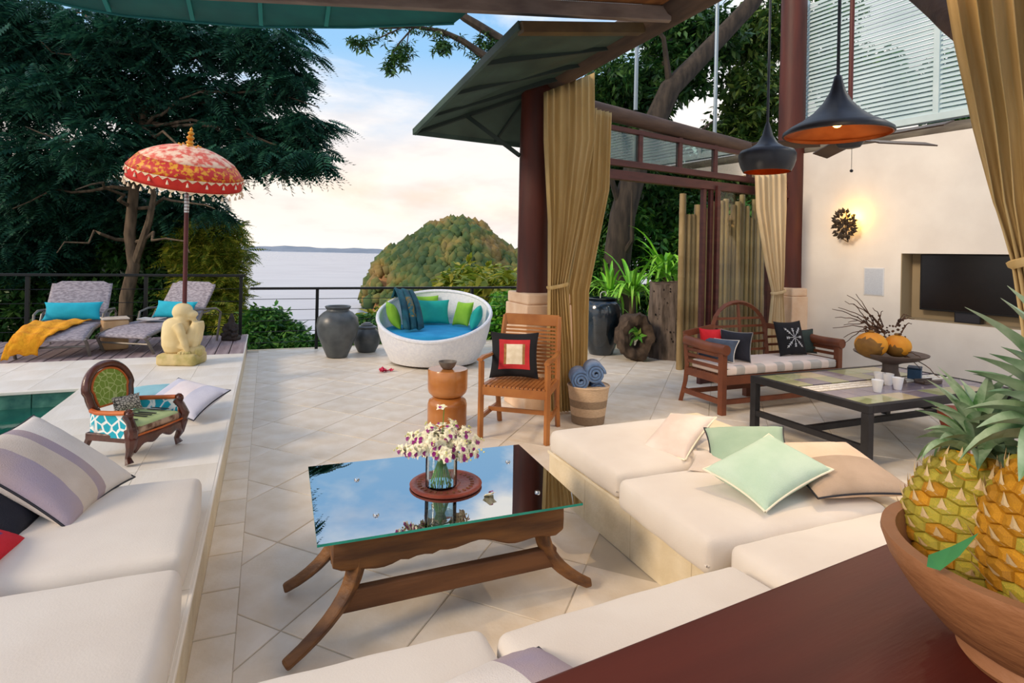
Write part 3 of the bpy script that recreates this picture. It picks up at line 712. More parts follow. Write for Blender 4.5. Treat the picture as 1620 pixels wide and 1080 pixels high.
for b in ((60,60,110,75),(30,150,80,60),(200,60,90,50),(320,60,90,40),(420,75,60,32),(130,140,90,50),(240,150,80,45),(350,150,80,38),(450,130,42,26),(60,260,90,60),(170,230,70,45),(290,215,60,32),(400,205,80,28),(480,200,45,22),(430,245,70,24),(490,250,40,16),(360,250,40,24),(20,340,70,60),(110,330,80,50),(200,320,60,40),(290,330,50,36),(340,345,30,20),(40,400,90,36),(0,40,60,60)):
    bl.append(blob(b[0], b[1], b[2], b[3], rng.uniform(12.3, 13.8) if b[1] < 290 else 14.4, .9))
P = ell_points(bl, 7000)
n = len(P); yaw = rng.uniform(0, 2*PI, n)
scatter('foliage', frond(10, 1.0, .25, .4, 1.9), P-np.array(lo_), yaw, rng.uniform(-.1, .75, n), rng.uniform(-.7, .7, n), rng.uniform(.36, .78, n), FEA, lt)
# horizontal sprays towards the right with hanging fronds
PP, YY = [], []
for x0, y0, x1, y1, dp in ((380,50,500,62,13),(400,80,508,92,12.8),(420,110,495,128,13),(380,150,470,160,13.2),(400,165,530,205,12.6),(440,185,538,206,12.4),(380,205,528,240,13),(430,225,524,270,12.7),(400,250,480,268,13.1),(380,140,480,120,13),(430,40,490,50,13.2),(380,235,450,255,12.5),(310,345,362,340,12.5),(300,300,345,308,12.5)):
    a, b = D(x0, y0, dp), D(x1, y1, dp+rng.uniform(-.4,.4)); ya = math.atan2((b-a).y, (b-a).x)
    for k in range(46):
        t = k/45; p = a.lerp(b, t); p.z += .12*math.sin(t*PI); PP.append(p); YY.append(ya+rng.choice([-1,1])*rng.uniform(.2,1.3)*(1-t*.6))
PP = np.array([tuple(p) for p in PP])+rng.normal(0, .035, (len(PP), 3)); n = len(PP)
scatter('foliage', frond(11, 1.0, .22, .5, 1.5), PP-np.array(lo_), np.array(YY), rng.uniform(-.05, .6, n), rng.uniform(-.5, .5, n), rng.uniform(.3, .52, n), FEA, lt)
# ---- generic bushy trees
def bushy(name, label, base, trunk, blobs_, n, tmpl, smin, smax, m_, bark=BARKD, group=None, tr=.1, cat='tree'):
    t = thing(name, label, cat, base, 0, group); b0 = Vector(base)
    paths = [([Vector(p)-b0 for p in bend(b0, trunk, 5, 0, .08)], (tr, tr*.5))]
    for c, rr in blobs_[:10]: paths.append(([Vector(p)-b0 for p in bend(trunk, c, 4, .1, .05)], (tr*.45, .012)))
    wood('trunk', paths[:1], bark, t, 9); wood('branches', paths[1:], bark, t, 6)
    P = ell_points(blobs_, n); k = len(P)
    scatter('foliage', tmpl, P-np.array(b0), rng.uniform(0, 2*PI, k), rng.uniform(-.4, .9, k), rng.uniform(-.8, .8, k), rng.uniform(smin, smax, k), m_, t); return t
SPR = leafspray(8, 1.0, .2, 3); SPR2 = leafspray(9, 1.0, .13, 5)
bushy('olive_tree', 'yellow green bushy tree beyond the railing corner, right of the umbrella', D(345, 640, 14.2), D(345, 450, 14.2),
      [blob(340,362,44,24,14.2,.7), blob(350,400,44,34,14.2,.7), blob(308,400,40,40,14.2,.7), blob(345,450,46,40,14.2,.7), blob(362,492,30,34,14,.6), blob(310,470,40,40,14.2,.7)], 3000, frond(9,1.0,.3,.3,1.6), .25, .5, FEY)
GB1 = leafmat('bush_leaf', '#1f4a22', '#3d7a2c', '#6f9a3c', .3); GB2 = leafmat('bright_leaf', '#2f7a22', '#58a82c', '#a2cc4c', .35); GB3 = leafmat('dark_leaf', '#1b3c20', '#2e5a2a', '#5f8440', .3, .35)
bushy('slope_bush', 'low leafy bush left of the big grey jar, below the railing', D(430, 640, 11.5), D(430, 560, 11.5), [blob(420,505,34,20,11.5,.6), blob(452,525,26,16,11.5,.6), blob(408,540,30,22,11,.5), blob(470,545,40,16,11,.5)], 1500, SPR, .18, .36, GB1, cat='bush', tr=.04)
bushy('slope_bush', 'low leafy bush right of the big grey jar, behind the small lidded jar', D(585, 640, 11.2), D(585, 560, 11.2), [blob(585,520,26,22,11.2,.5), blob(590,545,30,20,11,.5), blob(505,545,24,12,11,.4)], 900, SPR, .18, .34, GB1, cat='bush', tr=.04)
bushy('olive_bush', 'sunlit olive bush far down the slope behind the daybed', D(700, 600, 26), D(700, 500, 26), [blob(700,500,110,34,26,2.5), blob(790,470,60,40,26,2), blob(760,445,60,28,30,2)], 1500, SPR, .7, 1.5, FEY, cat='bush', tr=.12)
bushy('slope_bush', 'fresh green bush low behind the railing between the daybed and the pillar', D(790, 640, 11), D(790, 560, 11), [blob(770,520,34,36,11,.5), blob(800,500,26,44,11,.5), blob(745,540,20,14,10.6,.3)], 800, SPR, .18, .34, GB2, cat='bush', tr=.04)
bushy('dark_thicket', 'dark leafy thicket below the feathery tree at the left edge, behind the railing', D(60, 640, 15.5), D(60, 500, 15.5), [blob(20,420,80,70,15.5,1), blob(90,380,70,60,15.5,1), blob(60,500,110,60,15.3,1), blob(150,470,70,70,15.5,1), blob(30,300,60,60,15.8,1), blob(120,300,60,50,15.8,1)], 3600, SPR, .32, .62, GB3, cat='bush', tr=.07)
bushy('dark_thicket', 'dark leafy thicket behind the right lounger and the parasol pole', D(250, 640, 15.5), D(250, 500, 15.5), [blob(240,430,70,70,15.5,1), blob(300,470,60,60,15.5,1), blob(220,500,70,50,15.3,1), blob(190,350,60,60,15.8,1), blob(275,360,50,40,15.8,1), blob(330,510,50,40,15.2,1)], 3200, SPR, .32, .62, GB3, cat='bush', tr=.07)
# ---- branch against the sky, top centre
brt = thing('overhanging_branch', 'thin crooked branch with narrow leaves against the sky under the awning', 'branch', D(800, 95, 9)); b0 = brt.location.copy()
br = [([D(850,170,9), D(766,88,9), D(730,64,9), D(700,50,9), D(655,42,9), D(600,45,9)], (.075,.015)), ([D(850,120,9.3), D(790,62,9.3), D(755,40,9.3), D(735,28,9.3), D(700,0,9.3)], (.09,.06)),
      ([D(655,42,9), D(630,70,9), D(618,92,8.9), D(612,104,8.9)], (.016,.004)), ([D(640,42,9), D(600,60,8.9), D(575,66,8.9), D(552,60,8.9)], (.014,.004)), ([D(700,50,9), D(702,78,8.9)], (.01,.003)), ([D(760,40,9.3), D(758,90,9.1)], (.012,.004)), ([D(775,50,9.3), D(778,80,9.2)], (.008,.003)), ([D(648,44,9), D(642,80,8.9), D(640,95,8.9)], (.010,.003)), ([D(700,0,9.3), D(660,-90,9.4), D(600,-150,9.5), D(560,-260,9.6)], (.05,.01)), ([D(660,-90,9.4), D(680,-170,9.5), D(660,-280,9.6)], (.03,.008)), ([D(640,-110,9.4), D(590,-90,9.4), D(540,-120,9.4)], (.02,.006)), ([D(600,-150,9.5), D(560,-160,9.5), D(500,-150,9.5)], (.02,.006)), ([D(735,28,9.3), D(760,-100,9.4), D(745,-220,9.4)], (.03,.008))]
wood('branches', [([p-b0 for p in pts], r) for pts, r in br], BARKD, brt)
P = []
for pts, r in br:
    if r[1] < .03:
        for _ in range(30): P.append(interp(pts, rng.uniform(.3, 1)))
P = np.array([tuple(p) for p in P])+rng.normal(0, .04, (len(P), 3))-np.array(b0); k = len(P)
scatter('foliage', SPR2, P, rng.uniform(0, 2*PI, k), rng.uniform(-.1, 1.2, k), rng.uniform(-.5,.5,k), rng.uniform(.14, .26, k), GB3, brt)
# ---- trees on the right behind the glass wall
bushy('shade_tree', 'dense dark leaved tree above the window beam with a slanting trunk', D(955, 560, 11.5), D(1005, 250, 11.5),
      [blob(960,235,42,70,11.5,.8), blob(1005,150,60,60,12,.8), blob(965,130,30,40,11.5,.8), blob(1070,120,50,40,12,.7), blob(1120,60,50,50,12,.8), blob(1060,60,40,40,12,.7), blob(1000,300,60,50,12,.8), blob(960,360,34,60,11.5,.7), blob(1050,330,60,40,12,.8), blob(1030,250,60,60,12.5,.8)], 3800, SPR, .22, .46, GB3, tr=.17)
sl_ = thing('slanting_tree', 'thick bare leaning trunk seen through the glass above the window beam', 'tree', D(985, 420, 10.5)); b0 = sl_.location.copy()
wood('trunk', [([Vector(p)-b0 for p in (D(985,500,10.5), D(975,420,10.5), D(985,340,10.5), D(1010,250,10.5), D(1060,140,10.6), D(1100,100,10.8), D(1190,5,11), D(1230,-60,11))], (.27,.13))], BARKD, sl_, 12)
wood('branches', [([Vector(p)-b0 for p in q], (.07,.015)) for q in ((D(985,340,10.5),D(960,260,10.3),D(950,200,10)),(D(1060,140,10.6),D(1050,60,10.4),D(1010,10,10.2)),(D(1010,250,10.5),D(1080,230,10.3),D(1130,190,10)),(D(975,420,10.5),D(1000,380,10.2),D(1000,300,10)))], BARKD, sl_)
bushy('palm_like_tree', 'loose crowned green tree right of the slanting trunk beside the tall pillar', D(1190, 560, 12.5), D(1185, 300, 12.5),
      [blob(1190,150,55,60,12.5,.9), blob(1215,250,60,70,12.5,.9), blob(1150,230,50,50,12.5,.8), blob(1170,60,50,40,13,.8), blob(1220,40,40,60,13,.8), blob(1110,300,60,50,12.5,.8), blob(1190,330,60,50,12.5,.8)], 3000, SPR, .22, .45, leafmat('mid_leaf', '#24401a', '#446a28', '#7d9040', .3), tr=.14)
bushy('background_tree', 'pale green tree glimpsed behind the white louvre panels', D(1400, 420, 14), D(1400, 200, 14), [blob(1330,110,110,40,14,1), blob(1450,150,130,40,14,1), blob(1560,130,110,60,14,1), blob(1300,20,50,60,14,1)], 1300, SPR, .3, .6, GB1, tr=.15)
bushy('slope_tree', 'leafy green shrub between the curtains and the black jar, behind the railing', D(930, 600, 11), D(935, 500, 11), [blob(930,430,34,50,11,.6), blob(955,480,34,40,11,.6), blob(990,360,50,40,11.4,.6), blob(1040,400,50,40,11.4,.6), blob(910,510,30,40,10.8,.5), blob(1100,380,60,60,11.4,.6), blob(1180,400,60,80,11.4,.6), blob(1050,500,60,60,11,.6)], 3400, SPR, .18, .38, GB1, tr=.06)
# strap-leaved plants by the railing: every leaf is a part
def strap(L, w, droop, seg=6):
    mb = MB(); pts = []
    for k in range(seg+1):
        t = k/seg; a = droop*t; x = L*(t*math.cos(a*.55)); z = L*t*math.sin(1.2-droop*t*1.25)*.8
        pts.append((x*.75, z, w*(1-t**2.2)*(.55+.9*min(t*2.5, 1)*.5)))
    V = []; F = []
    for x, z, ww in pts: V += [(x, -ww/2, z+.15*ww), (x, 0, z-.1*ww), (x, ww/2, z+.15*ww)]
    for k in range(seg): a = k*3; F += [(a,a+1,a+4,a+3), (a+1,a+2,a+5,a+4)]
    mb.add(V, F); return mb
STR = mat('strap_leaf', '#5aa82a', '#9ad446', rough=.4, scale=3, rnd=.25)
strm = [strap(L*1.15, .085, d).mesh('leaf', STR) for L, d in ((.8,.9),(.95,1.2),(.7,1.4),(1.0,.6))]
for q, (px, py, dep, nl, sc_) in enumerate(((1000,470,9.6,42,1.1),(1052,440,9.9,44,1.2),(1075,480,9.6,30,1.0),(965,470,9.8,26,.9),(1020,540,9.3,26,.8))):
    base = D(px, py, dep)
    t = thing('strap_leaf_plant', ['bright green strap leaved plant behind the railing, above the black jar', 'tallest bright strap leaved plant, behind the upright tree stump', 'strap leaved plant between the stump and the bamboo screen', 'small strap leaved plant nearest the long curtain', 'low strap leaved plant behind the hollow log'][q], 'plant', base, 0)
    for k in range(nl):
        M = Matrix.Rotation(k*2.399+q, 4, 'Z') @ Matrix.Rotation(random.uniform(-.5,.35), 4, 'Y') @ Matrix.Diagonal((sc_*random.uniform(.7,1.1),)*3+(1,))
        inst(strm[k % 4], 'leaf', t, M=M)
    MB().tube([(0,0,-1.0 if q != 4 else -.3),(0,0,0.02)], .05, 8).build('stem', BARK, t)
# bamboo screen
BAM = mat('bamboo_culm', '#8a7048', '#b39a6c', rough=.5, scale=5, stretch=(1,1,.4), rnd=.18)
bs = thing('bamboo_screen', 'screen of upright dry bamboo culms standing behind the glass doors', 'bamboo screen', OY(1075, 540, 6.3))
b0 = bs.location.copy(); b0.z = 0; bs.location = b0
xb = 0; k = 0
while xb < 1.9:
    rr = random.uniform(.033, .048); zt = (2.32 if k < 1 else 2.05 if k < 3 else 2.3 if (k % 5) else 2.15)+random.uniform(-.08,.12); prof = []; z = 0.0
    while z < zt:
        prof += [(rr*.93, z), (rr*1.0, z+.012), (rr*.95, z+.03)]; z += random.uniform(.24,.34)
    prof.append((rr*.9, zt)); MB().lathe(prof, 10).build('culm', BAM, bs, smooth=True, loc=(xb, random.uniform(-.02,.02)+xb*.05, 0)); xb += rr*2+.004; k += 1
# ================================================================ LOUNGE SEATING
CUS = mat('cushion_canvas', '#d9cfc4', '#e1d9cf', rough=.85, scale=3, bump=.12, bscale=160, sheen=.2)
def mattress(name, label, x0, x1, y0, y1, z, h, seed, group='white seat mattresses of the sunken lounge', rz=0, puff=.022):
    o = soft_box(x1-x0, y1-y0, h, .035, 16, puff, seed, wr=.004).build(name, CUS, smooth=True, sharp=70, loc=((x0+x1)/2, (y0+y1)/2, z), rz=rz)
    tag(o, label, 'cushion', group)
    mb = MB(); hx, hy = (x1-x0)/2-.006, (y1-y0)/2-.006
    pts = [(-hx,-hy),(hx,-hy),(hx,hy),(-hx,hy),(-hx,-hy)]
    mb.tube([(a, b, h*.30) for a, b in pts], .004, 6, cap=False); mb.build('seam', CUS, o, smooth=True); return o
mattress('seat_mattress', 'white seat mattress on the left stone bench, farther one with the beige cushion', -1.28, -.262, 2.36, 3.15, .252, .15, 1, rz=math.radians(1))
mattress('seat_mattress', 'white seat mattress nearest the camera on the left stone bench', -1.28, -.245, 1.20, 2.25, .252, .17, 2)
mattress('seat_mattress', 'white seat mattress at the far end of the right bench, nearest the towel basket', 1.67, 2.62, 2.52, 3.29, .252, .14, 3)
mattress('seat_mattress', 'white seat mattress under the mint green cushion on the right bench', 1.61, 2.62, 1.76, 2.42, .252, .15, 4, rz=math.radians(-2))
mattress('seat_mattress', 'white seat mattress at the bottom edge in front of the glass table, left half', -.22, .615, .72, 1.63, .252, .14, 5)
mattress('seat_mattress', 'white seat mattress between the glass table and the dark red counter', .655, 1.60, .82, 1.60, .252, .15, 6, rz=math.radians(3))
mattress('seat_mattress', 'white corner seat mattress right of the red counter edge, below the beige cushion', 1.66, 2.60, .93, 1.73, .252, .15, 7)
# cushions on the left bench
BEI = mat('linen_beige', '#cbbcae', '#d8cbbf', rough=.9, scale=6, bump=.3, bscale=220, sheen=.2); PUR = mat('linen_mauve', '#a89cae', '#b5a3a4', rough=.9, scale=4, bump=.3, bscale=220)
WHL = mat('linen_white', '#ddd6d0', '#e6e0da', rough=.9, scale=6, bump=.3, bscale=220)
DRK = mat('navy_fabric', '#1d1f2a', '#262835', rough=.85, scale=6, bump=.3, bscale=200); PIP = mat('dark_piping', '#22222a', rough=.6)
M, w, h = frame(G(52,882,.41), G(166,788,.41), OX(-12,690,-1.03))
make_pillow('large beige and mauve block cushion with dark piping leaning on the left bench', M, w+.05, .53, .17, BEI, PIP, back=None, seed=1, mats=[WHL, DRK, PUR, BEI], mfun=lambda u, v: 0 if u > .12 else (2 if (u > -.10 or (u < -.55)) else 3))
M = frame(G(72,862,.41)+Vector((-.06,-.09,.0)), G(182,775,.41)+Vector((-.10,-.06,0)), OX(-60,735,-1.1))[0]
make_pillow('black cushion half hidden behind the large beige cushion on the left', Matrix.Translation((-.07,-.09,-.0)) @ M, .48, .42, .13, DRK, PIP, seed=2)
RDF = mat('red_fabric', '#c01226', '#d41f34', rough=.8, scale=6, bump=.3, bscale=200); PUF = mat('purple_silk', '#5a1f5c', '#7a2a6a', rough=.5, scale=5, bump=.2, bscale=90)
M = frame(G(-60,1010,.43), G(55,895,.43), OX(-70,800,-1.0))[0]
make_pillow('red cushion with a purple panel at the left edge of the picture', Matrix.Translation((-.14,-.06,-0.02)) @ M, .44, .38, .15, RDF, None, seed=3, mats=[RDF, PUF], mfun=lambda u, v: 1 if (abs(u) < .62 and abs(v) < .62) else 0)
# cushions on the right bench
PNK = mat('linen_blush', '#d9c6bb', '#e6d8cf', rough=.9, scale=5, bump=.3, bscale=220); SAGE = mat('linen_sage', '#93ae98', '#a3bba6', rough=.9, scale=5, bump=.3, bscale=220)
MINT = mat('linen_mint', '#b3cfb9', '#c3dac7', rough=.9, scale=5, bump=.3, bscale=220); CRP = mat('cream_piping', '#efe6cf', rough=.6); GRYB = mat('linen_taupe', '#a8937f', '#b8a28e', rough=.9, scale=5, bump=.3, bscale=220); PCH = mat('linen_peach', '#d9bda3', '#e3cbb5', rough=.9, scale=5, bump=.3, bscale=220)
def mid(a, b): return (Vector(a)+Vector(b))/2
def axes(c, x, n):
    x = Vector(x).normalized(); n = Vector(n); y = n.cross(x).normalized(); n = x.cross(y)
    M = Matrix((x, y, n)).transposed().to_4x4(); M.translation = c; return M
c = D(1072, 688, 3.42)
make_pillow('blush white cushion tipped on its side at the far end of the right bench', axes(c, (.80,.40,.30), (-.40,-.05,.9)), .46, .30, .13, PNK, CRP, seed=4)
c = Vector((2.38, 2.36, .49))
make_pillow('sage green cushion with dark piping lying behind the mint one', axes(c, (.75,-.62,.12), (-.30,-.10,.85)), .42, .40, .13, SAGE, PIP, seed=5)
make_pillow('small beige cushion squeezed flat under the sage green cushion', axes(Vector((2.22, 2.34, .432)), (.7,-.7,.02), (-.04,0,1)), .36, .30, .07, BEI, None, seed=6)
Bc, Rc, Lc = G(1182,818,.42), D(1293,750,2.64), D(1138,735,2.76)
M, w, h = frame(Bc, Rc, Lc)
make_pillow('mint green square cushion with cream piping propped on the right bench', M, w, h, .14, MINT, CRP, seed=7)
M = frame(G(1247,818,.425), G(1418,812,.425), D(1240,694,3.15))[0]
make_pillow('two tone cushion, peach above and taupe below, beside the mint cushion', Matrix.Translation((0.0,.0,.02)) @ M, .50, .50, .13, PCH, PIP, seed=8, mats=[PCH, GRYB], mfun=lambda u, v: 1 if v < .05 else 0)
make_pillow('white and grey cushion with dark piping at the bottom edge of the picture', axes(G(806,1112,.46), (.98,.15,.03), (-.1,.25,.95)), .40, .36, .13, WHL, PIP, seed=9, mats=[WHL, BEI, PUR], mfun=lambda u, v: 2 if u > .1 else 0)
# ================================================================ GLASS COFFEE TABLE
TGL = glassmat('table_glass', .5, tint=(.80,.90,.88,1), mn=.70)
TGE = mat('glass_edge', '#1f8a78', '#2fa890', rough=.15, spec=.8)
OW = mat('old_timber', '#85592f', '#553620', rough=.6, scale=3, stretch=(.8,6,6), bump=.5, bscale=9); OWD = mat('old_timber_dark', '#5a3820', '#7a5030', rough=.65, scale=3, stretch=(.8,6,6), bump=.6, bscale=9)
gt = thing('coffee_table', 'rustic wooden trestle coffee table with curved legs and a glass top', 'table', (.73, 2.46, 0))
def GT(x, y, z): return Vector((x-.73, y-2.46, z))
c4 = [Vector((.185,2.165)), Vector((1.255,2.145)), Vector((1.30,2.93)), Vector((.205,2.965))]
mb = MB(); n = 4
mb.add([GT(p.x,p.y,.442) for p in c4]+[GT(p.x,p.y,.452) for p in c4], [(3,2,1,0),(4,5,6,7)])
mb.cur = 1; mb.add([GT(p.x,p.y,.442) for p in c4]+[GT(p.x,p.y,.452) for p in c4], [(0,1,5,4),(1,2,6,5),(2,3,7,6),(3,0,4,7)])
mb.build('glass_top', [TGL, TGE], gt)
for p in ((.42,2.33),(1.12,2.31),(1.14,2.7),(.40,2.72)): MB().lathe([(.012,.43),(.012,.455),(.010,.459)], 14, c=GT(*p,0)).build('glass_stud', mat('chrome', '#c8ccd0', rough=.2, metal=1), gt, smooth=True)
def yoke(y, dirn):
    mb = MB()
    def fn(i, j):
        t = i/30; x = .25+.96*t; a = j/12*2*PI
        e = min(1, min(t, 1-t)*14+.35)
        top = .437-.012*math.sin(t*9)*(1-e*.3)-(1-e)*.02; bot = .275+.035*math.sin(t*PI)**2*1+.012*math.sin(t*23)-.018*(t > .28)*(t < .42) + (1-e)*.05
        th = .060*(.8+.2*e)
        cy = math.cos(a); sy = math.sin(a); sq = lambda q: math.copysign(abs(q)**.45, q)
        return GT(x, y+dirn*.01*math.sin(t*5)+sq(cy)*th, (top+bot)/2+sq(sy)*(top-bot)/2)
    mb.grid(lambda i, j: fn(i, 12-j), 31, 12, wv=True); o = len(mb.v)
    mb.add([fn(0, 12-j) for j in range(12)], [tuple(reversed(range(12)))]); mb.add([fn(30, 12-j) for j in range(12)], [tuple(range(12))]); return mb
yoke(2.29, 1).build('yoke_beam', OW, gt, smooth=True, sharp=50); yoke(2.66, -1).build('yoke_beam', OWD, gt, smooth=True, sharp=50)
for x in (.30, 1.16):
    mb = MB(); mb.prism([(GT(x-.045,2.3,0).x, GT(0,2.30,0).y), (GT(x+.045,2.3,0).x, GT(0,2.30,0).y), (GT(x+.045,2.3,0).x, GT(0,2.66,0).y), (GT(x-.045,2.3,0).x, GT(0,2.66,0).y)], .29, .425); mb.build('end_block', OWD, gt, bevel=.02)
def cleg(x0, y0, x1, y1):
    mb = MB(); P = []; rs = []
    for k in range(11):
        t = k/10; u = t**2.4; P.append(GT(x0+(x1-x0)*u, y0+(y1-y0)*u, .33*(1-t)**1.05*(1)+.022+.0*t)); rs.append(.060-.024*t)
    mb.tube(P, rs, 4, ell=.72); return mb
for a in ((.345,2.29,.085,2.20),(1.13,2.29,1.37,2.27),(.33,2.66,.10,2.71),(1.15,2.66,1.36,2.76)): cleg(*a).build('leg', OW, gt, bevel=.01)
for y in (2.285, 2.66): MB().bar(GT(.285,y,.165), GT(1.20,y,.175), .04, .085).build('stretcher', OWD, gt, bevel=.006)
# trivet, vase, orchids
CAR = mat('carved_wood', '#7a3526', '#8f4634', rough=.4, scale=8, bump=.3, bscale=60)
tv = thing('trivet', 'round carved red brown wooden trivet on the glass table', 'trivet', (.765, 2.525, .4525))
MB().lathe([(.150,0),(.160,.003),(.162,.010),(.156,.014),(.138,.014),(.134,.011),(.02,.011),(0,.011)], 48).build('disc', CAR, tv, smooth=True)
mb = MB()
for k in range(28):
    a = k*2*PI/28; mb.box(-.008,.008,-.0035,.0035,0,.0022, Matrix.Translation((math.cos(a)*.118, math.sin(a)*.118, .0112)) @ Matrix.Rotation(a, 4, 'Z'))
mb.build('carving', OWD, tv); MB().lathe([(.058,.0108),(.060,.0135),(.064,.0135),(.066,.0108)], 40).build('ring', CAR, tv, smooth=True)
VX, VY, VZ = .735, 2.50, .4675
vs = thing('glass_vase', 'clear cylinder glass vase half full of water on the trivet', 'vase', (VX, VY, VZ))
VGL = glassmat('vase_glass', .12, tint=(.97,.99,.99,1), mn=.03)
MB().lathe([(.068,0),(.070,.003),(.070,.165),(.066,.165),(.066,.006),(0,.006)], 40).build('glass', VGL, vs, smooth=True)
WTR = glassmat('vase_water', .12, tint=(.90,.95,.92,1), mn=.04)
MB().lathe([(.0645,.008),(.0645,.098),(0,.098)], 36).build('water', WTR, vs, smooth=True)
bq = thing('orchid_bouquet', 'bouquet of cream orchids with purple centres in the glass vase', 'flowers', (VX, VY, VZ+.15))
ST = mat('stem_green', '#4a7a2a', '#6a9a3a', rough=.5); PET = mat('orchid_petal', '#efe8c0', '#f7f3df', rough=.5, scale=20, rnd=.06); LIP = mat('orchid_lip', '#7a1466', '#a02a86', rough=.45, scale=30)
fm = MB()
for k in range(5):
    a = k*2*PI/5+PI/2; ca, sa = math.cos(a), math.sin(a); L = .027 if k else .030; ww = .0115
    fm.add([(0,0,0),(ca*L*.5-sa*ww, sa*L*.5+ca*ww,.006),(ca*L,sa*L,.003),(ca*L*.5+sa*ww, sa*L*.5-ca*ww,.006),(ca*L*.5,sa*L*.5,.009)], [(0,4,1),(1,4,2),(2,4,3),(3,4,0)])
fm.cur = 1; fm.add([(-.004,0,.008),(.004,0,.008),(.009,-.010,.014),(.004,-.020,.010),(-.004,-.020,.010),(-.009,-.010,.014)], [(0,1,2,5),(5,2,3,4)])
fmm = fm.mesh('flower', [PET, LIP])
stems = MB(); rs = random.Random(5); buds = MB()
tips = []
for k in range(20):
    a = k*2.399; r = .03+.155*((k+.5)/20)**.5; tips.append((a, r, .125-.115*(r/.19)**1.5+rs.uniform(-.01,.015)))
tips.append((1.0, .02, .185))
for k in range(9): tips.append((k*2.399+1, .06+.013*k, .06-.01*k))
for a, r, z in tips:
    tx, ty = math.cos(a)*r*1.05, math.sin(a)*r*.9; bx_, by_ = -math.cos(a)*.045, -math.sin(a)*.045
    P = [(bx_,by_,-.135),(0,0,-.0),(tx*.45,ty*.45,z*.6),(tx,ty,z)]; stems.tube(P, .0022, 5, cap=False)
    nf = 6 if z < .18 else 2
    for q in range(nf):
        t = .45+.55*q/(nf-1); p = interp(P, (1+2*t)/3) if False else Vector(P[2]).lerp(Vector(P[3]), (t-.45)/.55)
        p += Vector((rs.uniform(-.018,.018), rs.uniform(-.018,.018), rs.uniform(-.012,.012)))
        out = (p-Vector((0,0,-.02))).normalized()+Vector((-.2,-.55,.1))+Vector((rs.uniform(-.5,.5),rs.uniform(-.5,.5),rs.uniform(-.4,.4))); out.normalize()
        M = Matrix.Translation(p) @ out.to_track_quat('Z','Y').to_matrix().to_4x4() @ Matrix.Rotation(rs.uniform(-.5,.5), 4, 'Z') @ Matrix.Diagonal((1.05,)*3+(1,))
        inst(fmm, 'flower', bq, M=M)
    buds.ico((tx*1.08,ty*1.08,z+.012), .006, 1); buds.ico((tx*1.15,ty*1.15,z+.004), .0045, 1)
stems.build('stems', ST, bq, smooth=True); buds.build('buds', mat('orchid_bud', '#c8c880', '#dcd898', rough=.5), bq, smooth=True)['kind'] = 'stuff'
fo = fm.build('fallen_orchid', [PET, LIP], loc=(.905, 2.335, .458)); tag(fo, 'single fallen orchid bloom lying on the glass right of the vase', 'flower'); fo.scale = (1.25,)*3; fo.rotation_euler = (-.5, .1, .4)
# ================================================================ DARK RED COUNTER, BOWL, PINEAPPLES
CNT = mat('counter_wood', '#4a1a14', '#5c241b', rough=.5, scale=2, stretch=(.5,5,1), bump=.05, bscale=30, spec=.35)
ct = thing('bar_counter', 'dark red polished wooden counter top in the lower right foreground', 'counter', (.33, .665, .96), math.radians(6.0))
MB().box(-.12, 2.3, -.72, 0, -.045, 0).build('counter_top', CNT, ct, bevel=.006)
MB().box(-.05, 2.2, -.62, -.28, -.96, -.046).build('counter_body', mat('counter_panel', '#3a1712', '#4a2018', rough=.5), ct)
BOW = mat('bowl_wood', '#8a5a38', '#a8744c', rough=.55, scale=3, stretch=(1,1,2.5), bump=.35, bscale=26, mixr=(.3,.7))
bw = thing('fruit_bowl', 'big rough turned wooden bowl holding two pineapples on the counter', 'bowl', (.97, .433, .961))
MB().lathe([(.0,.0),(.092,.0),(.098,.008),(.094,.02),(.092,.024),(.125,.045),(.160,.085),(.182,.12),(.191,.145),(.190,.152),(.172,.152),(.160,.118),(.135,.075),(.095,.045),(.0,.036)], 64).build('bowl', BOW, bw, smooth=True, sharp=50)
EYE_ = mat('pineapple_eye', '#d0a63a', '#6f8a2a', rough=.5, scale=45, rnd=.25, mixr=(.42,.58), bump=.4, bscale=60); BRC = mat('pineapple_bract', '#dcc69a', '#b8935e', rough=.7, scale=40)
EYB = mat('pineapple_eye_ripe', '#d89a12', '#a8701a', rough=.5, scale=30, rnd=.2, mixr=(.4,.6), bump=.4, bscale=60)
LEA = mat('pineapple_leaf', '#4a7844', '#b4c4a6', rough=.45, scale=22, rnd=.22, mixr=(.35,.7), bump=.1)
def eyemesh(m_):
    mb = MB(); hx = [(math.cos(a), math.sin(a)) for a in [k*PI/3+PI/6 for k in range(6)]]
    mb.add([(x*1.0,y*1.0,-.25) for x,y in hx]+[(x*.90,y*.90,.22) for x,y in hx]+[(x*.52,y*.52,.50) for x,y in hx]+[(0,.05,.50)],
           [(i,(i+1)%6,(i+1)%6+6,i+6) for i in range(6)]+[(i+6,(i+1)%6+6,(i+1)%6+12,i+12) for i in range(6)]+[(i+12,(i+1)%6+12,18) for i in range(6)])
    mb.cur = 1; mb.add([(-.46,-.6,.26),(.46,-.6,.26),(.20,-.05,.66),(0,.75,1.15),(-.20,-.05,.66),(0,-.30,.66)], [(0,1,5),(1,2,5),(5,2,3),(5,3,4),(0,5,4)])
    return mb.mesh('eye', [m_, BRC])
em, em2 = eyemesh(EYE_), eyemesh(EYB)
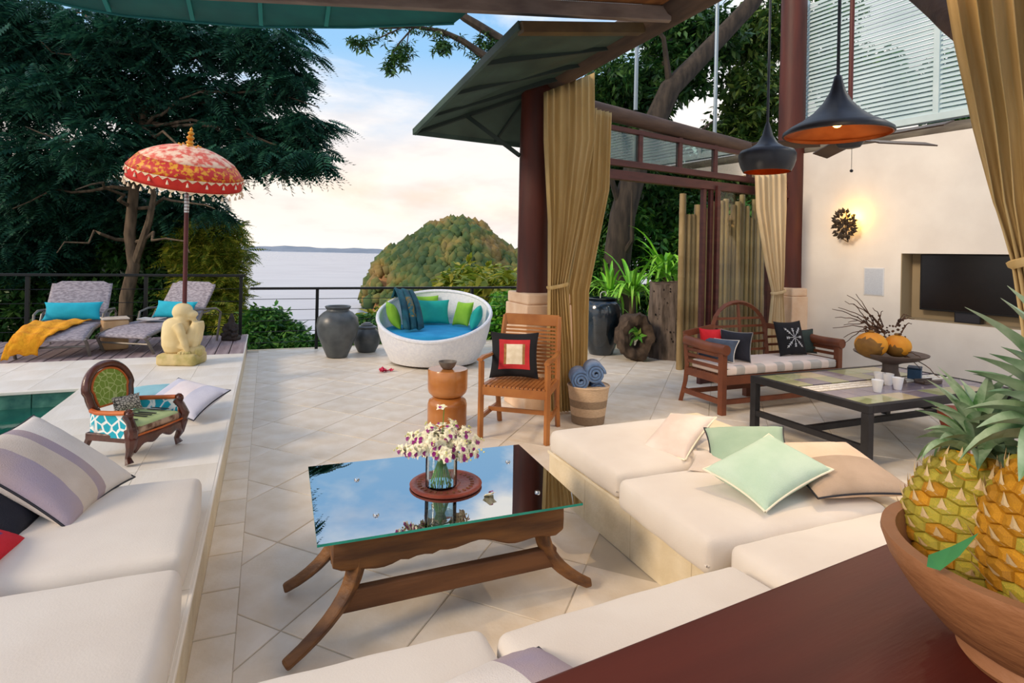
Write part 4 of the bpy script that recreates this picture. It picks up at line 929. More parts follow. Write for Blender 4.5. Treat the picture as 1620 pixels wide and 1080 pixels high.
def plume(L, w, c, m_=None):
    mb = MB(); V = []; F = []; seg = 8
    for k in range(seg+1):
        t = k/seg; a = 1.45-c*t**1.3; V_ = (L*t*math.cos(1.45-c*t*.75), 0, L*t*math.sin(1.45-c*t*.75)); ww = w*(1-t**2.0)*(.75+.25*math.sin(t*3))+.0008
        V += [(V_[0]-.25*ww, -ww/2, V_[2]+.22*ww), (V_[0], 0, V_[2]), (V_[0]-.25*ww, ww/2, V_[2]+.22*ww)]
    for k in range(seg): a = k*3; F += [(a,a+1,a+4,a+3),(a+1,a+2,a+5,a+4)]
    return mb.add(V, F).mesh('leaf', LEA)
plm = [plume(.075,.040,.8), plume(.095,.044,.55), plume(.13,.040,.45), plume(.08,.044,1.2)]
def pineapple(label, base, axis, R_, H_, em_, seed, spin=0, nl=44, ls=1.0):
    rs = random.Random(seed); q = Vector(axis).normalized().to_track_quat('Z','Y').to_matrix().to_4x4(); q.translation = base
    t = thing('pineapple', label, 'pineapple', M=q)
    prof = lambda s: R_*(math.sin(min(1,max(0,s))*PI*.86+.26))**.55*(1-.06*s)
    MB().lathe([(prof(k/16)*.94, H_*k/16) for k in range(17)], 26).build('flesh', EYB, t, smooth=True)
    rows = 11; per = 13
    for r in range(rows):
        s = (r+.5)/rows; z = H_*s; rad = prof(s); ds = (prof(s+.03)-prof(s-.03))/(H_*.06); sl = math.atan(ds)
        for k in range(per):
            a = 2*PI*(k+(.5 if r % 2 else 0))/per+spin; size = min(2*PI*rad/per*.60, H_/rows*.72)
            n = Vector((math.cos(a), math.sin(a), -ds)).normalized(); upv = Vector((0,0,1)); x = upv.cross(n).normalized(); y = n.cross(x)
            M = Matrix((x, y, n)).transposed().to_4x4(); M.translation = Vector((math.cos(a)*rad*.95, math.sin(a)*rad*.95, z))
            sx = 2*PI*rad/per*.585; inst(em_ if rs.random() < .8 else (em if em_ is em2 else em2), 'eye', t, M=M @ Matrix.Diagonal((sx, H_/rows*.70, size*rs.uniform(.8,1.15), 1)))
    for k in range(nl):
        f = k/nl; tilt = 1.35*(1-f)**.8; q_ = plm[3] if f < .15 else plm[0] if f < .4 else plm[1] if f < .75 else plm[2]
        M = Matrix.Translation((0,0,H_*.985+f*.045*ls)) @ Matrix.Rotation(k*2.399, 4, 'Z') @ Matrix.Translation((.014*(1-f)+.004,0,0)) @ Matrix.Rotation(tilt*.75, 4, 'Y') @ Matrix.Diagonal((ls,ls,ls,1)) @ Matrix.Rotation(rs.uniform(-.15,.15), 4, 'X')
        inst(q_, 'leaf', t, M=M)
    return t
pineapple('pineapple nearer the glass table, its green crown rising over the metal table', tuple(D(1520,938,.875)), tuple(RT*.22+FW*.16+Vector((0,0,1))), .088, .205, em, 3, nl=44, ls=.85)
pineapple('riper yellow pineapple at the right edge of the picture', tuple(D(1665,1000,.76)), (.10,-.02,1), .088, .235, em2, 5, .2, nl=46, ls=1.35)
lf = thing('loose_leaf', 'single green pineapple leaf stuck between the fruit and the bowl rim', 'leaf', D(1466, 896, .715)); lf.scale = (.8,.8,.8); 
MB().add([(0,0,0),(.016,-.010,-.004),(.046,-.020,.018),(.082,-.026,.050),(.040,-.012,.030),(.010,.004,.014)], [(0,1,5),(1,2,4,5),(2,3,4)]).build('blade', mat('fresh_leaf', '#2a6a34', '#3f8a44', rough=.4), lf)
# ================================================================ TERRACE FURNITURE
TEAK = mat('teak', '#8f5426', '#b0733c', rough=.45, scale=4, stretch=(1,1,1), bump=.12, bscale=24, mixr=(.3,.7)); TEK2 = mat('teak_red', '#623420', '#7d462a', rough=.45, scale=4, bump=.12, bscale=24)
ch = thing('garden_armchair', 'slatted teak armchair beside the long curtain, facing the glass table', 'chair', (1.99, 4.46, 0), math.radians(-38))
hw, fy, by = .275, -.24, .22
for s in (-1, 1):
    MB().tube([(s*hw, fy, 0), (s*hw, fy, .42), (s*hw, fy-.005, .63)], .027, 4).build('leg', TEAK, ch, bevel=.004)
    MB().tube([(s*(hw-.01), by+.07, 0), (s*(hw-.01), by, .25), (s*(hw-.01), by, .42), (s*(hw-.02), by+.06, .7), (s*(hw-.03), by+.13, .95)], .025, 4).build('leg', TEAK, ch, bevel=.004)
    MB().tube([(s*hw, fy-.05, .645), (s*hw, fy+.05, .652), (s*hw, 0, .642), (s*(hw-.01), by+.05, .655)], [.026,.032,.026,.022], 6, ell=.55).build('armrest', TEAK, ch, smooth=True)
    MB().bar((s*hw, fy, .40), (s*(hw-.01), by, .40), .022, .06).build('side_rail', TEAK, ch, bevel=.003)
    MB().bar((s*hw, fy, .17), (s*(hw-.01), by+.02, .17), .02, .035).build('stretcher', TEAK, ch)
MB().bar((-hw, fy, .39), (hw, fy, .39), .025, .07).build('front_rail', TEAK, ch, bevel=.003); MB().bar((-hw, -.02, .19), (hw, -.02, .19), .02, .035).build('stretcher', TEAK, ch)
for k in range(15):
    x = -.245+.49*k/14; MB().bar((x, fy-.015, .432), (x, by+.0, .425), .022, .014).build('seat_slat', TEAK, ch)
def bk(z): t = (z-.42)/.53; return by+.0+.13*t+.0*t*t
MB().bar((-.25, bk(.92)+.004, .915), (.25, bk(.92)+.004, .915), .024, .10).build('top_rail', TEAK, ch, bevel=.006)
for k in range(13):
    z = .47+.031*k; MB().bar((-.245, bk(z), z), (.245, bk(z), z), .016, .017).build('back_slat', TEAK, ch)
BLKF = mat('black_fabric', '#101014', '#1b1b20', rough=.9, scale=6, bump=.3, bscale=200); REDF2 = mat('red_border', '#a81e26', '#c42e34', rough=.8, scale=10); CRM = mat('cream_panel', '#d8cbb0', '#e8dec8', rough=.8, scale=20); BRS = mat('brown_stripe', '#8a6236', '#a67c48', rough=.8, scale=30)
def cf(u, v):
    a, b = abs(u), abs(v)
    if max(a, b) > .62: return 0
    if max(a, b) > .42: return 1
    return 3 if (abs(a-.0) < .05 or abs(a-.33) < .05) else 2
L2W = lambda T, p: T.matrix_basis @ Vector(p)
cm_ = Matrix.Translation((1.99,4.46,0)) @ Matrix.Rotation(math.radians(-38), 4, 'Z')
make_pillow('black cushion with red bordered cream panel on the teak armchair', cm_ @ lean(-.07, .02, .445, .25, .30, h=.40), .42, .40, .13, BLKF, None, seed=11, mats=[BLKF, REDF2, CRM, BRS], mfun=cf)
# turned stool and bowl
TRN = mat('turned_wood', '#a4622a', '#c07f42', rough=.3, scale=2.5, stretch=(1,1,3), bump=.03, mixr=(.3,.7), coat=.4)
st = thing('turned_stool', 'waisted round wooden stool beside the teak armchair', 'stool', (1.47, 4.86, 0))
MB().lathe([(.15,0),(.168,.012),(.170,.19),(.160,.225),(.125,.252),(.11,.256)], 48).build('lower_drum', TRN, st, smooth=True)
MB().lathe([(.11,.256),(.14,.27),(.164,.295),(.172,.33),(.172,.485),(.166,.494),(.0,.495)], 48).build('upper_drum', TRN, st, smooth=True)
bo = MB().lathe([(.03,0),(.045,.004),(.062,.025),(.076,.055),(.080,.066),(.074,.066),(.055,.03),(.0,.02)], 36).build('ash_bowl', mat('grey_ceramic', '#5c5650', '#7c746c', rough=.6, scale=12, bump=.3), smooth=True, loc=(1.46,4.84,.4955)); tag(bo, 'small grey bowl on top of the turned wooden stool', 'bowl')
# daybed
WIC = mat('white_wicker', '#e8eaf0', '#f4f5f8', rough=.55, scale=30, bump=.5, bscale=120)
DX, DY = 2.15, 7.78
db = thing('round_daybed', 'round white wicker daybed with a high curved back and blue seat', 'daybed', (DX, DY, 0))
FA = math.atan2(FW.y, FW.x)
def rim(a, R=.775):
    h = math.sin((1+math.cos(a-FA))/2*PI/2)**1.15 if False else (1+math.cos(a-FA))/2
    return Vector((math.cos(a)*R, math.sin(a)*R, .375+.545*h**.92))
NS = 176; mb = MB(); rows = 7
def outer(i, j):
    a = 2*PI*i/NS; t = j/(rows-1); b = Vector((math.cos(a)*.585, math.sin(a)*.585, .03)); r = rim(a); p = b.lerp(r, t); bulge = .035*math.sin(t*PI); p.x += math.cos(a)*bulge; p.y += math.sin(a)*bulge
    k = 1+(.011 if i % 2 else -.0) ; return Vector((p.x*k, p.y*k, p.z))
mb.grid(outer, NS, rows, wu=True); mb.build('outer_shell', WIC, db, smooth=True, sharp=80)
mb = MB(); mb.grid(lambda i, j: (lambda a, t: (lambda r: Vector((r.x*(1-.06*t-.0), r.y*(1-.06*t), r.z+( .27-r.z)*t)))(rim(a, .755)))(-2*PI*i/88, j/4), 88, 5, wu=True); mb.build('inner_shell', WIC, db, smooth=True, sharp=80)
MB().tube([rim(2*PI*k/96, .768)+Vector((0,0,.0)) for k in range(97)], .026, 8, cap=False).build('rim', WIC, db, smooth=True)
MB().lathe([(.0,.02),(.57,.02),(.575,.035),(0,.04)], 48).build('base_ring', mat('base_brown', '#6a5242', rough=.7), db, smooth=True)
MB().lathe([(.0,.25),(.70,.25),(.705,.275),(0,.28)], 48).build('seat_board', WIC, db)
BLU = mat('azure_canvas', '#1b93c8', '#2ba3d6', rough=.8, scale=5, bump=.15, bscale=150)
mb = MB().lathe([(0,.285),(.66,.285),(.70,.30),(.712,.34),(.712,.395),(.70,.43),(.66,.447),(.3,.455),(0,.457)], 72); cu = mb.build('daybed_cushion', BLU, smooth=True, loc=(DX, DY, 0)); tag(cu, 'round azure blue seat cushion of the white daybed', 'cushion')
TEL = mat('teal_fabric', '#0e9d92', '#18ad9f', rough=.75, scale=5, bump=.25, bscale=120); LIM = mat('lime_fabric', '#7fb82a', '#95c93a', rough=.75, scale=5, bump=.25, bscale=120)
def dpill(label, px, r, w, h, m_, seed, rzoff=0, tilt=.35, z=.46, roll=0):
    d = ray(px, 500); a = math.atan2(d.y, d.x)
    # place on a circle inside the shell, towards the back
    best = None
    for k in range(120):
        b = FA-1.7+3.4*k/119; p = Vector((DX+math.cos(b)*r, DY+math.sin(b)*r, 0)); v = p-Vector((0,0,0)); q = 810+FPX*(v.dot(RT))/(v.dot(FW))
        if best is None or abs(q-px) < best[0]: best = (abs(q-px), p, b)
    p, b = best[1], best[2]
    return make_pillow(label, lean(p.x, p.y, z, b-PI/2+rzoff, tilt, h=h, roll=roll), w, h, .15, m_, None, seed=seed)
dpill('lime green cushion at the far left side of the daybed', 622, .50, .40, .37, LIM, 21, .25)
dpill('lime green cushion peeking out behind the large teal cushion', 676, .60, .42, .40, LIM, 22, .0, tilt=.25, z=.47)
dpill('large teal cushion in the middle of the daybed', 687, .40, .50, .37, TEL, 23, .0)
dpill('lime green cushion right of the large teal cushion on the daybed', 730, .43, .33, .36, LIM, 24, .1, roll=.04)
dpill('teal cushion at the right side of the daybed', 756, .51, .34, .33, TEL, 25, -.05)
SHW = mat('shawl_teal', '#0f5b66', '#0a3f4c', rough=.7, scale=7, bump=.4, bscale=60); SHG = mat('shawl_gold', '#8a7038', '#1a6268', rough=.7, scale=22, mixr=(.45,.55))
sh = MB(); 
def shf(i, j):
    u = i/16; v = j/24
    if v < .25: p = OY(618+u*34, 472-10*u, 8.43).lerp(OY(622+u*30, 456+u*4, 8.36), v/.25)
    else:
        a = OY(622+u*30, 456+u*4, 8.30); b = G(638+u*32, 522-u*2, .485); t = (v-.25)/.75; p = a.lerp(b, t) + Vector((0,-.07,.05))*math.sin(t*PI)
    return p+Vector((.012*math.sin(u*18+v*3), -.03*math.sin(u*20+v*4), 0.01*math.sin(u*14)))
sh.grid(shf, 17, 25); so2 = sh.build('shawl', [SHW, SHG], smooth=True)
so2.data.polygons.foreach_set('material_index', [1 if (.45 < (k//16)/24 < .82 and 5 < (k % 16) < 13) else 0 for k in range(len(so2.data.polygons))]); md = so2.modifiers.new('thickness', 'SOLIDIFY'); md.thickness = .012
tag(so2, 'dark teal and gold patterned shawl draped over the left of the daybed', 'shawl')
# bougainvillea on the floor
BG = mat('bract_red', '#b0123a', '#d42a52', rough=.6, scale=20)
for q, (px, py) in enumerate(((602,589),(613,588))):
    mb = MB(); rs = random.Random(q)
    for k in range(9):
        a = rs.uniform(0,6.3); c = Vector((rs.uniform(-.045,.045), rs.uniform(-.03,.03), .005)); L = rs.uniform(.05,.075); e = rs.uniform(.25,1.0); d_ = Vector((math.cos(a)*math.cos(e), math.sin(a)*math.cos(e), math.sin(e))); s_ = d_.cross(Vector((0,0,1))).normalized()*L*.42; n_ = s_.cross(d_).normalized()*L*.12
        mb.add([c, c+d_*L*.5+s_, c+d_*L, c+d_*L*.5-s_, c+d_*L*.5+n_], [(0,1,4),(1,2,4),(2,3,4),(3,0,4)])
    o = mb.build('fallen_blossom', BG, loc=G(px, py, .0)); tag(o, ['crimson blossom on the tiles left of the daybed, left one of the pair', 'crimson blossom on the tiles near the daybed, right one of the pair'][q], 'flower')
# jars
JG = mat('jar_grey', '#3c4144', '#555a5c', rough=.35, scale=5, bump=.12, spec=.6); JB = mat('jar_black_blue', '#0c1418', '#22303c', rough=.14, scale=3, bump=.05, spec=.7, coat=.5)
j = thing('clay_jar', 'big round shouldered dark grey clay jar by the railing', 'jar', (.94, 8.48, 0))
MB().lathe([(.12,0),(.14,.01),(.20,.15),(.27,.32),(.292,.45),(.27,.56),(.20,.63),(.155,.655),(.150,.675),(.172,.695),(.178,.712),(.165,.722),(.135,.715),(.13,.66),(.16,.6),(0,.3)], 56).build('body', JG, j, smooth=True)
j = thing('lidded_jar', 'small squat grey jar with a stepped lid, right of the big jar', 'jar', (1.40, 8.82, 0))
MB().lathe([(.12,0),(.13,.01),(.185,.12),(.20,.22),(.18,.30),(.135,.34),(.13,.355)], 44).build('body', JG, j, smooth=True)
MB().lathe([(.14,.355),(.145,.37),(.12,.385),(.095,.39),(.09,.41),(.06,.42),(.05,.435),(0,.44)], 44).build('lid', JG, j, smooth=True)
j = thing('tall_jar', 'tall glossy blue black jar beside the hollow log', 'jar', (4.74, 7.66, 0))
MB().lathe([(.17,0),(.18,.012),(.22,.12),(.28,.35),(.315,.56),(.318,.68),(.29,.78),(.25,.825),(.235,.835),(.262,.848),(.268,.862),(.25,.87),(.20,.86),(.2,.8),(0,.6)], 56).build('body', JB, j, smooth=True)
MB().tube([(-.06,-.05,.85),(-.055,-.05,.93),(-.02,-.05,.955),(.03,-.05,.95),(.05,-.05,.90)], .008, 8).build('hook', mat('white_pipe', '#c8c8c4', rough=.4), j, smooth=True)
# hollow log and stump
BK2 = mat('driftwood', '#4a4038', '#6f6258', rough=.95, scale=6, stretch=(2.5,2.5,.7), bump=.9, bscale=16); BK3 = mat('driftwood_dark', '#33281f', '#57483b', rough=.95, scale=8, bump=1.0, bscale=18)
hlw = thing('hollow_log', 'short gnarled hollow log standing open end forward by the black jar', 'log', (4.93, 7.08, .345), -PI/2+FA+.2)
mb = MB(); NA = 40
def hl_(i, j):
    a = 2*PI*i/NA; prof = ((.19,-.17),(.245,-.175),(.27,-.10),(.265,.02),(.25,.15),(.17,.17),(.13,.10),(.12,-.06),(.15,-.15)); r, y = prof[j]
    k = 1+.07*math.sin(a*5+j)+.05*math.sin(a*11+j*2)+.03*random.uniform(-1,1); return Vector((math.cos(a)*r*k*.95, y+.012*math.sin(a*7), math.sin(a)*r*k*1.28))
mb.grid(hl_, NA, 9, wu=True, wv=True); mb.build('log', BK3, hlw, smooth=True, sharp=60)
mb = MB()
for k in range(5): M = Matrix.Translation((.02,-.12,.03)) @ Matrix.Rotation(k*1.2, 4, 'Y') @ Matrix.Translation((.04,0,0)); mb.add([M @ Vector(p) for p in ((-.03,0,0),(0,-.02,.028),(.075,-.05,0),(0,-.02,-.028))], [(0,1,2,3)])
mb.build('sprout', GB2, hlw)
sp_ = thing('tree_stump', 'upright cylindrical weathered tree stump as tall as the railing', 'stump', (5.60, 7.14, 0))
mb = MB(); mb.grid(lambda i, j: (lambda a, z: Vector(((.315-.03*z+.012*math.sin(a*9)+.008*math.sin(a*23+z*6)+random.uniform(-.003,.003))*math.cos(a), (.315-.03*z+.012*math.sin(a*9)+.008*math.sin(a*23+z*6))*math.sin(a), z+(.02*math.sin(a*3) if j == 12 else 0))))(2*PI*i/64, 1.12*j/12), 64, 13, wu=True); mb.build('trunk', BK2, sp_, smooth=True)
mb = MB(); mb.lathe([(.284,1.10),(.26,1.12),(.22,1.06),(0,1.0)], 40); mb.build('cut_top', BK3, sp_, smooth=True)
mb = MB(); rs = random.Random(4)
for k in range(46):
    a = -PI/2-.4+rs.uniform(-1.3,1.3); z = rs.uniform(.2,1.05); r = .317-.03*z; mb.ico((math.cos(a)*r, math.sin(a)*r, z), rs.uniform(.006,.013), 1, 0, (1,1,1.6))
mb.build('worm_holes', mat('hole_dark', '#17110d', rough=1), sp_)
# basket with rolled towels
bk_ = thing('towel_basket', 'striped woven basket full of rolled blue towels beside the curtain', 'basket', (2.70, 4.56, 0))
BS1 = mat('basket_cream', '#c8ab8c', '#d8bea0', rough=.9, scale=40, stretch=(1,1,6), bump=.8, bscale=60); BS2 = mat('basket_taupe', '#8f7a64', '#a08a72', rough=.9, scale=40, stretch=(1,1,6), bump=.8, bscale=60)
for q, (z0, z1, m_) in enumerate(((0,.075,BS2),(.075,.15,BS1),(.15,.215,BS2),(.215,.33,BS1))):
    f = lambda z: .142+.042*z/.33; pf_ = []
    n = int((z1-z0)/.013)
    for k in range(n+1): zz = z0+(z1-z0)*k/n; pf_ += [(f(zz)+.000, zz-.003 if k else zz), (f(zz)+.004, zz+.002)]
    MB().lathe(pf_, 44).build('woven_band', m_, bk_, smooth=True, sharp=80)
MB().tube([(math.cos(a)*.186, math.sin(a)*.186, .332) for a in [k*2*PI/40 for k in range(41)]], .008, 8, cap=False).build('rim', BS1, bk_, smooth=True)
TOW = mat('blue_towel', '#4a6a98', '#5f80ae', rough=1, scale=30, bump=1.0, bscale=160, sheen=.5)
fd = Vector((FW.x, FW.y, 0)); rd = Vector((RT.x, RT.y, 0))
for q, (dx, dz, ll) in enumerate(((-.085,.39,.24),(.045,.455,.24),(-.06,.235,.16),(.075,.30,.16))):
    mb = MB(); P2 = []
    for k in range(58): a = -k*.33; r = .012+.0042*k*.33*1.0+.0; r = .010+.068*k/57; P2.append((math.cos(a)*r, math.sin(a)*r, r))
    def tf(i, j):
        x, z, r = P2[i]; off = (-ll/2, ll/2)[j]; return rd*x + Vector((0,0,z)) + fd*(off + (.012 if j == 0 else 0)*(r/.08))
    mb.grid(tf, 58, 2); c_ = Vector((2.70,4.56,0))+rd*dx+Vector((0,0,dz)) - fd*.0
    o = mb.build('rolled_towel', TOW, smooth=True, loc=c_); md = o.modifiers.new('thickness','SOLIDIFY'); md.thickness = .018; md.offset = 0
    o.scale = (1.12,1.12,1.12) if q < 2 else (.9,.9,.9)
    tag(o, ['rolled blue towel at the upper left of the basket', 'topmost rolled blue towel at the upper right of the basket', 'rolled blue towel low in the basket on the left', 'rolled blue towel low in the basket on the right'][q], 'towel', 'rolled blue towels in the basket')
# ================================================================ BENCH
bn = thing('garden_bench', 'teak garden bench with arched slatted back under the window', 'bench', (4.83, 4.60, 0))
bx0, bx1, bf, bb = -.80, .80, -.26, .25
for s in (-1, 1):
    x = s*.785
    MB().box(x-.03, x+.03, bf-.03, bf+.03, 0, .60).build('leg', TEK2, bn, bevel=.004)
    MB().tube([(x, bb+.09, 0), (x, bb+.02, .22), (x, bb, .40), (x, bb+.04, .70)], .03, 4).build('leg', TEK2, bn, bevel=.004)
    MB().tube([(x, bf-.05, .625), (x, bf+.2, .622), (x, bb+.02, .645)], .05, 14).build('arm_roll', TEK2, bn, smooth=True)
    for z in (.44, .505, .56): MB().bar((x, bf, z), (x, bb, z), .02, .03).build('arm_slat', TEK2, bn)
    MB().bar((x, bf, .33), (x, bb, .33), .03, .075).build('side_rail', TEK2, bn, bevel=.003); MB().bar((x, bf, .12), (x, bb+.05, .12), .03, .05).build('stretcher', TEK2, bn)
MB().bar((-.78, bf, .325), (.78, bf, .325), .03, .085).build('front_rail', TEK2, bn, bevel=.003); MB().bar((-.78, bb, .325), (.78, bb, .325), .03, .085).build('back_rail', TEK2, bn)
MB().bar((-.78, bf+.03, .11), (.78, bf+.03, .11), .03, .045).build('stretcher', TEK2, bn); MB().bar((-.78, .2, .13), (.78, .2, .13), .03, .045).build('stretcher', TEK2, bn)
MB().box(-.03, .03, -.03, .03, 0, .33).build('leg', TEK2, bn).location = (.05, bb+.02, 0)
for k in range(8): y = bf+.04+k*.062; MB().bar((-.76, y, .36), (.76, y, .36), .045, .018).build('seat_slat', TEK2, bn)
def bky(z): return bb+.02+(z-.37)*.13
A0, A1 = -.395, .345; az = .72
pts = [(A0, bky(.36), .36), (A0, bky(.6), .6), (A0, bky(az), az)]
for k in range(1, 12): a = PI-PI*k/12; pts.append(((A0+A1)/2+(A1-A0)/2*math.cos(a), bky(az+.30*math.sin(a)), az+.30*math.sin(a)))
pts += [(A1, bky(az), az), (A1, bky(.6), .6), (A1, bky(.36), .36)]
MB().tube(pts, .034, 4, ell=.7).build('arched_frame', TEK2, bn, smooth=False)
MB().bar((-.78, bky(.70), .70), (A0, bky(.76), .76), .03, .06).build('side_top_rail', TEK2, bn); MB().bar((A1, bky(.76), .76), (.78, bky(.70), .70), .03, .06).build('side_top_rail', TEK2, bn)
for x0, x1, n_ in ((A0, A1, 6), (-.77, A0, 3), (A1, .77, 3)):
    for k in range(n_):
        z = (.42+.085*k) if n_ == 6 else (.46+.085*k); hx = (x1-x0)/2
        if n_ == 6 and z > az: hx = hx*math.sqrt(max(.05, 1-((z-az)/.30)**2))
        MB().bar(((x0+x1)/2-hx, bky(z), z), ((x0+x1)/2+hx, bky(z), z), .016, .026).build('back_slat', TEK2, bn)
MB().bar((-.02, bky(.38), .38), (-.02, bky(1.0), 1.0), .03, .02).build('back_upright', TEK2, bn)
STR1 = mat('stripe_grey', '#b3ada6', '#c2bcb4', rough=.9, scale=6, bump=.3, bscale=200); STR2 = mat('stripe_blush', '#e2cfc2', '#ebdacf', rough=.9, scale=6, bump=.3, bscale=200)
mb = soft_box(1.50, .50, .085, .02, 28, .01, 9)
o = mb.build('bench_pad', [STR2, STR1], smooth=True, sharp=70, loc=(4.83, 4.575, .371)); tag(o, 'striped grey and blush seat pad on the teak bench', 'cushion')
o.data.polygons.foreach_set('material_index', [int((p.center.x+1.5)/.125) % 2 if p.center.y < -.2 else 0 for p in o.data.polygons])
MB().tube([(a, b, .066) for a, b in ((-.746,-.247),(.746,-.247),(.746,.247),(-.746,.247),(-.746,-.247))], .004, 6, cap=False).build('piping', PIP, o)
BLS = mat('denim_blue', '#3f4a5c', '#525e70', rough=.9, scale=8, bump=.4, bscale=180)
REDC = mat('bright_red', '#c4101c', '#d8202c', rough=.8, scale=6, bump=.2, bscale=160)
make_pillow('slate blue cushion with white piping in the left corner of the bench', lean(4.20, 4.62, .47, -1.2, .5, h=.24), .40, .24, .12, BLS, mat('white_piping','#e8e4dc',rough=.6), seed=31)
make_pillow('bright red cushion standing in the left corner of the bench', lean(4.27, 4.74, .475, -.5, .25, h=.30), .24, .30, .13, REDC, None, seed=32)
make_pillow('dark charcoal cushion on edge at the left end of the bench', lean(4.40, 4.56, .465, -1.2, .12, h=.30), .34, .30, .10, DRK, mat('grey_piping','#8a8a8a',rough=.6), seed=33)
sf = make_pillow('black cushion embroidered with a white snowflake on the bench', lean(5.27, 4.60, .465, .0, .28, h=.38), .40, .38, .12, BLKF, None, seed=34)
mb = MB(); WHT = mat('white_thread', '#e8e8ea', rough=.7)
def spt(u, v):
    p = pillow_pt(u, v, .40, .38, .12, 1, 34*1.7+.4, 1); return p+Vector((0,0,.003))
def seg(u0, v0, u1, v1): mb.tube([spt(u0+(u1-u0)*k/4, v0+(v1-v0)*k/4) for k in range(5)], .0024, 5)
for k in range(8):
    a = k*PI/4+PI/4*0; L = .84 if k % 2 else .60; c_, s_ = math.cos(a), math.sin(a); seg(.05*c_, .05*s_, L*c_, L*s_)
    for f in ((.45,.62,.8) if k % 2 else (.6,.8)):
        for sg in (-1, 1):
            b = a+sg*.7; q = .13*(1.2-f*.4); seg(L*f*c_, L*f*s_, L*f*c_+q*math.cos(b), L*f*s_+q*math.sin(b))
mb.build('snowflake', WHT, sf, smooth=True)
make_pillow('dark green grey cushion at the right end of the bench', lean(5.49, 4.66, .465, -.1, .25, h=.27), .36, .27, .11, mat('bottle_green', '#27332f', '#33403b', rough=.85, scale=8, bump=.4, bscale=150), PIP, seed=35)
# ================================================================ METAL TABLE
MET = mat('black_metal', '#1c1c20', '#26262a', rough=.5, metal=.2, scale=10)
tx0, tx1, ty0, ty1, tz = 3.93, 5.70, 2.79, 3.88, .478
mt = thing('metal_table', 'low black metal table with a slate tile top by the white wall', 'table', ((tx0+tx1)/2, (ty0+ty1)/2, 0)); ox, oy = (tx0+tx1)/2, (ty0+ty1)/2
for x in (tx0+.03, tx1-.03):
    for y in (ty0+.03, ty1-.03): MB().box(x-ox-.029, x-ox+.029, y-oy-.029, y-oy+.029, 0, tz-.056).build('leg', MET, mt, bevel=.003)
hx, hy = (tx1-tx0)/2, (ty1-ty0)/2
for s in (-1, 1):
    MB().box(-hx+.0505, hx-.0505, s*hy-.025*(s+1)-.0, s*hy+.025*(1-s), tz-.055, tz+.002).build('apron', MET, mt, bevel=.003); MB().box(s*hx-.025*(s+1), s*hx+.025*(1-s), -hy, hy, tz-.055, tz+.002).build('apron', MET, mt, bevel=.003)
    MB().box(s*(hx-.03)-.022, s*(hx-.03)+.022, -hy+.05, hy-.05, .14, .185).build('side_stretcher', MET, mt)
MB().box(-hx+.05, hx-.05, -.022, .022, .14, .185).build('long_stretcher', MET, mt)
SLT = [mat('slate_'+c, a, b, rough=.3, scale=5, bump=.15, bscale=30, mixr=(.3,.7), coat=.6) for c, a, b in (('green','#8a9460','#a8ae7c'),('plum','#6e6478','#8c8290'),('sand','#bca67c','#cdbb92'),('olive','#a0a070','#b6b48a'))]
nx, ny = 8, 5
for a in range(nx):
    for b in range(ny):
        dx, dy = (2*hx-.05)/nx, (2*hy-.05)/ny
        if b == 2: continue
        MB().box(-dx/2+.002, dx/2-.002, -dy/2+.002, dy/2-.002, 0, .008).build('stone_tile', SLT[(a*3+b*5+a*b) % 4], mt, bevel=.002, bseg=1, loc=(-hx+.025+dx*(a+.5), -hy+.025+dy*(b+.5), tz-.008))
MB().box(-hx+.03, hx-.03, -hy+.03, hy-.03, tz-.02, tz-.0075).build('bed', MET, mt)
mb = MB(); rs = random.Random(8); mb.cur = 0
PEB = mat('pebble_white', '#ddd2c4', '#efe8dd', rough=.5, scale=20)
for k in range(110):
    for r in range(3): mb.ico((-hx+.035+k*(2*hx-.07)/110+rs.uniform(-.003,.003), -.055+r*.055+rs.uniform(-.006,.006), tz-.004), .013, 1, 0, (1,1.5,.5))
o = mb.build('pebble_band', PEB, mt); o['kind'] = 'stuff'
MB().box(-hx+.03, hx-.03, -.085, .085, tz-.008, tz-.003).build('band_mortar', mat('mortar', '#c2b49e', rough=.8), mt)
# pedestal bowl with coconuts and twigs
PBW = mat('iron_brown', '#4f413a', '#665750', rough=.6, scale=8, bump=.3)
PBx, PBy = 4.95, 3.33
pb = thing('pedestal_bowl', 'brown pedestal dish with two orange coconuts on the metal table', 'bowl', (PBx, PBy, tz))
MB().lathe([(.12,0),(.115,.02),(.075,.05),(.06,.10),(.06,.15),(.09,.165),(.20,.195),(.275,.235),(.28,.245),(.26,.245),(.12,.205),(0,.2)], 44).build('dish', PBW, pb, smooth=True)
COC = mat('coconut_orange', '#c87a12', '#e09a22', rough=.6, scale=6, bump=.3, bscale=40, mixr=(.3,.7)); COD = mat('coconut_brown', '#6a4a1e', '#8a6426', rough=.7, scale=8, bump=.5, bscale=30)
for q, (px, py, dep, r_, lab) in enumerate(((1378,546,4.95,.118,'left orange coconut, browned on its left side, on the pedestal dish'),(1419,553,4.98,.104,'right orange coconut on the pedestal dish'))):
    p = D(px, py, dep); p.z = max(p.z, tz+.225+r_*.75)
    cc_ = thing('coconut', lab, 'coconut', p); mb = MB(); mb.ico((0,0,0), r_, 3, 0, (1.18 if q == 0 else 1.12, 1, .92)); o = mb.build('husk', [COC, COD], cc_, smooth=True)
    o.data.polygons.foreach_set('material_index', [1 if (Vector(pp.center).dot(Vector((-.8,-.35,-.5))) > r_*(.5 if q == 0 else .85) or pp.center.z < -r_*.6) else 0 for pp in o.data.polygons])
    MB().lathe([(.02,r_*.9),(.026,r_*.94),(.018,r_*1.05),(0,r_*1.06)], 10).build('cap', COD, cc_, smooth=True)
TWG = mat('dry_twig', '#3a2418', '#5c3f2a', rough=.8, scale=20)
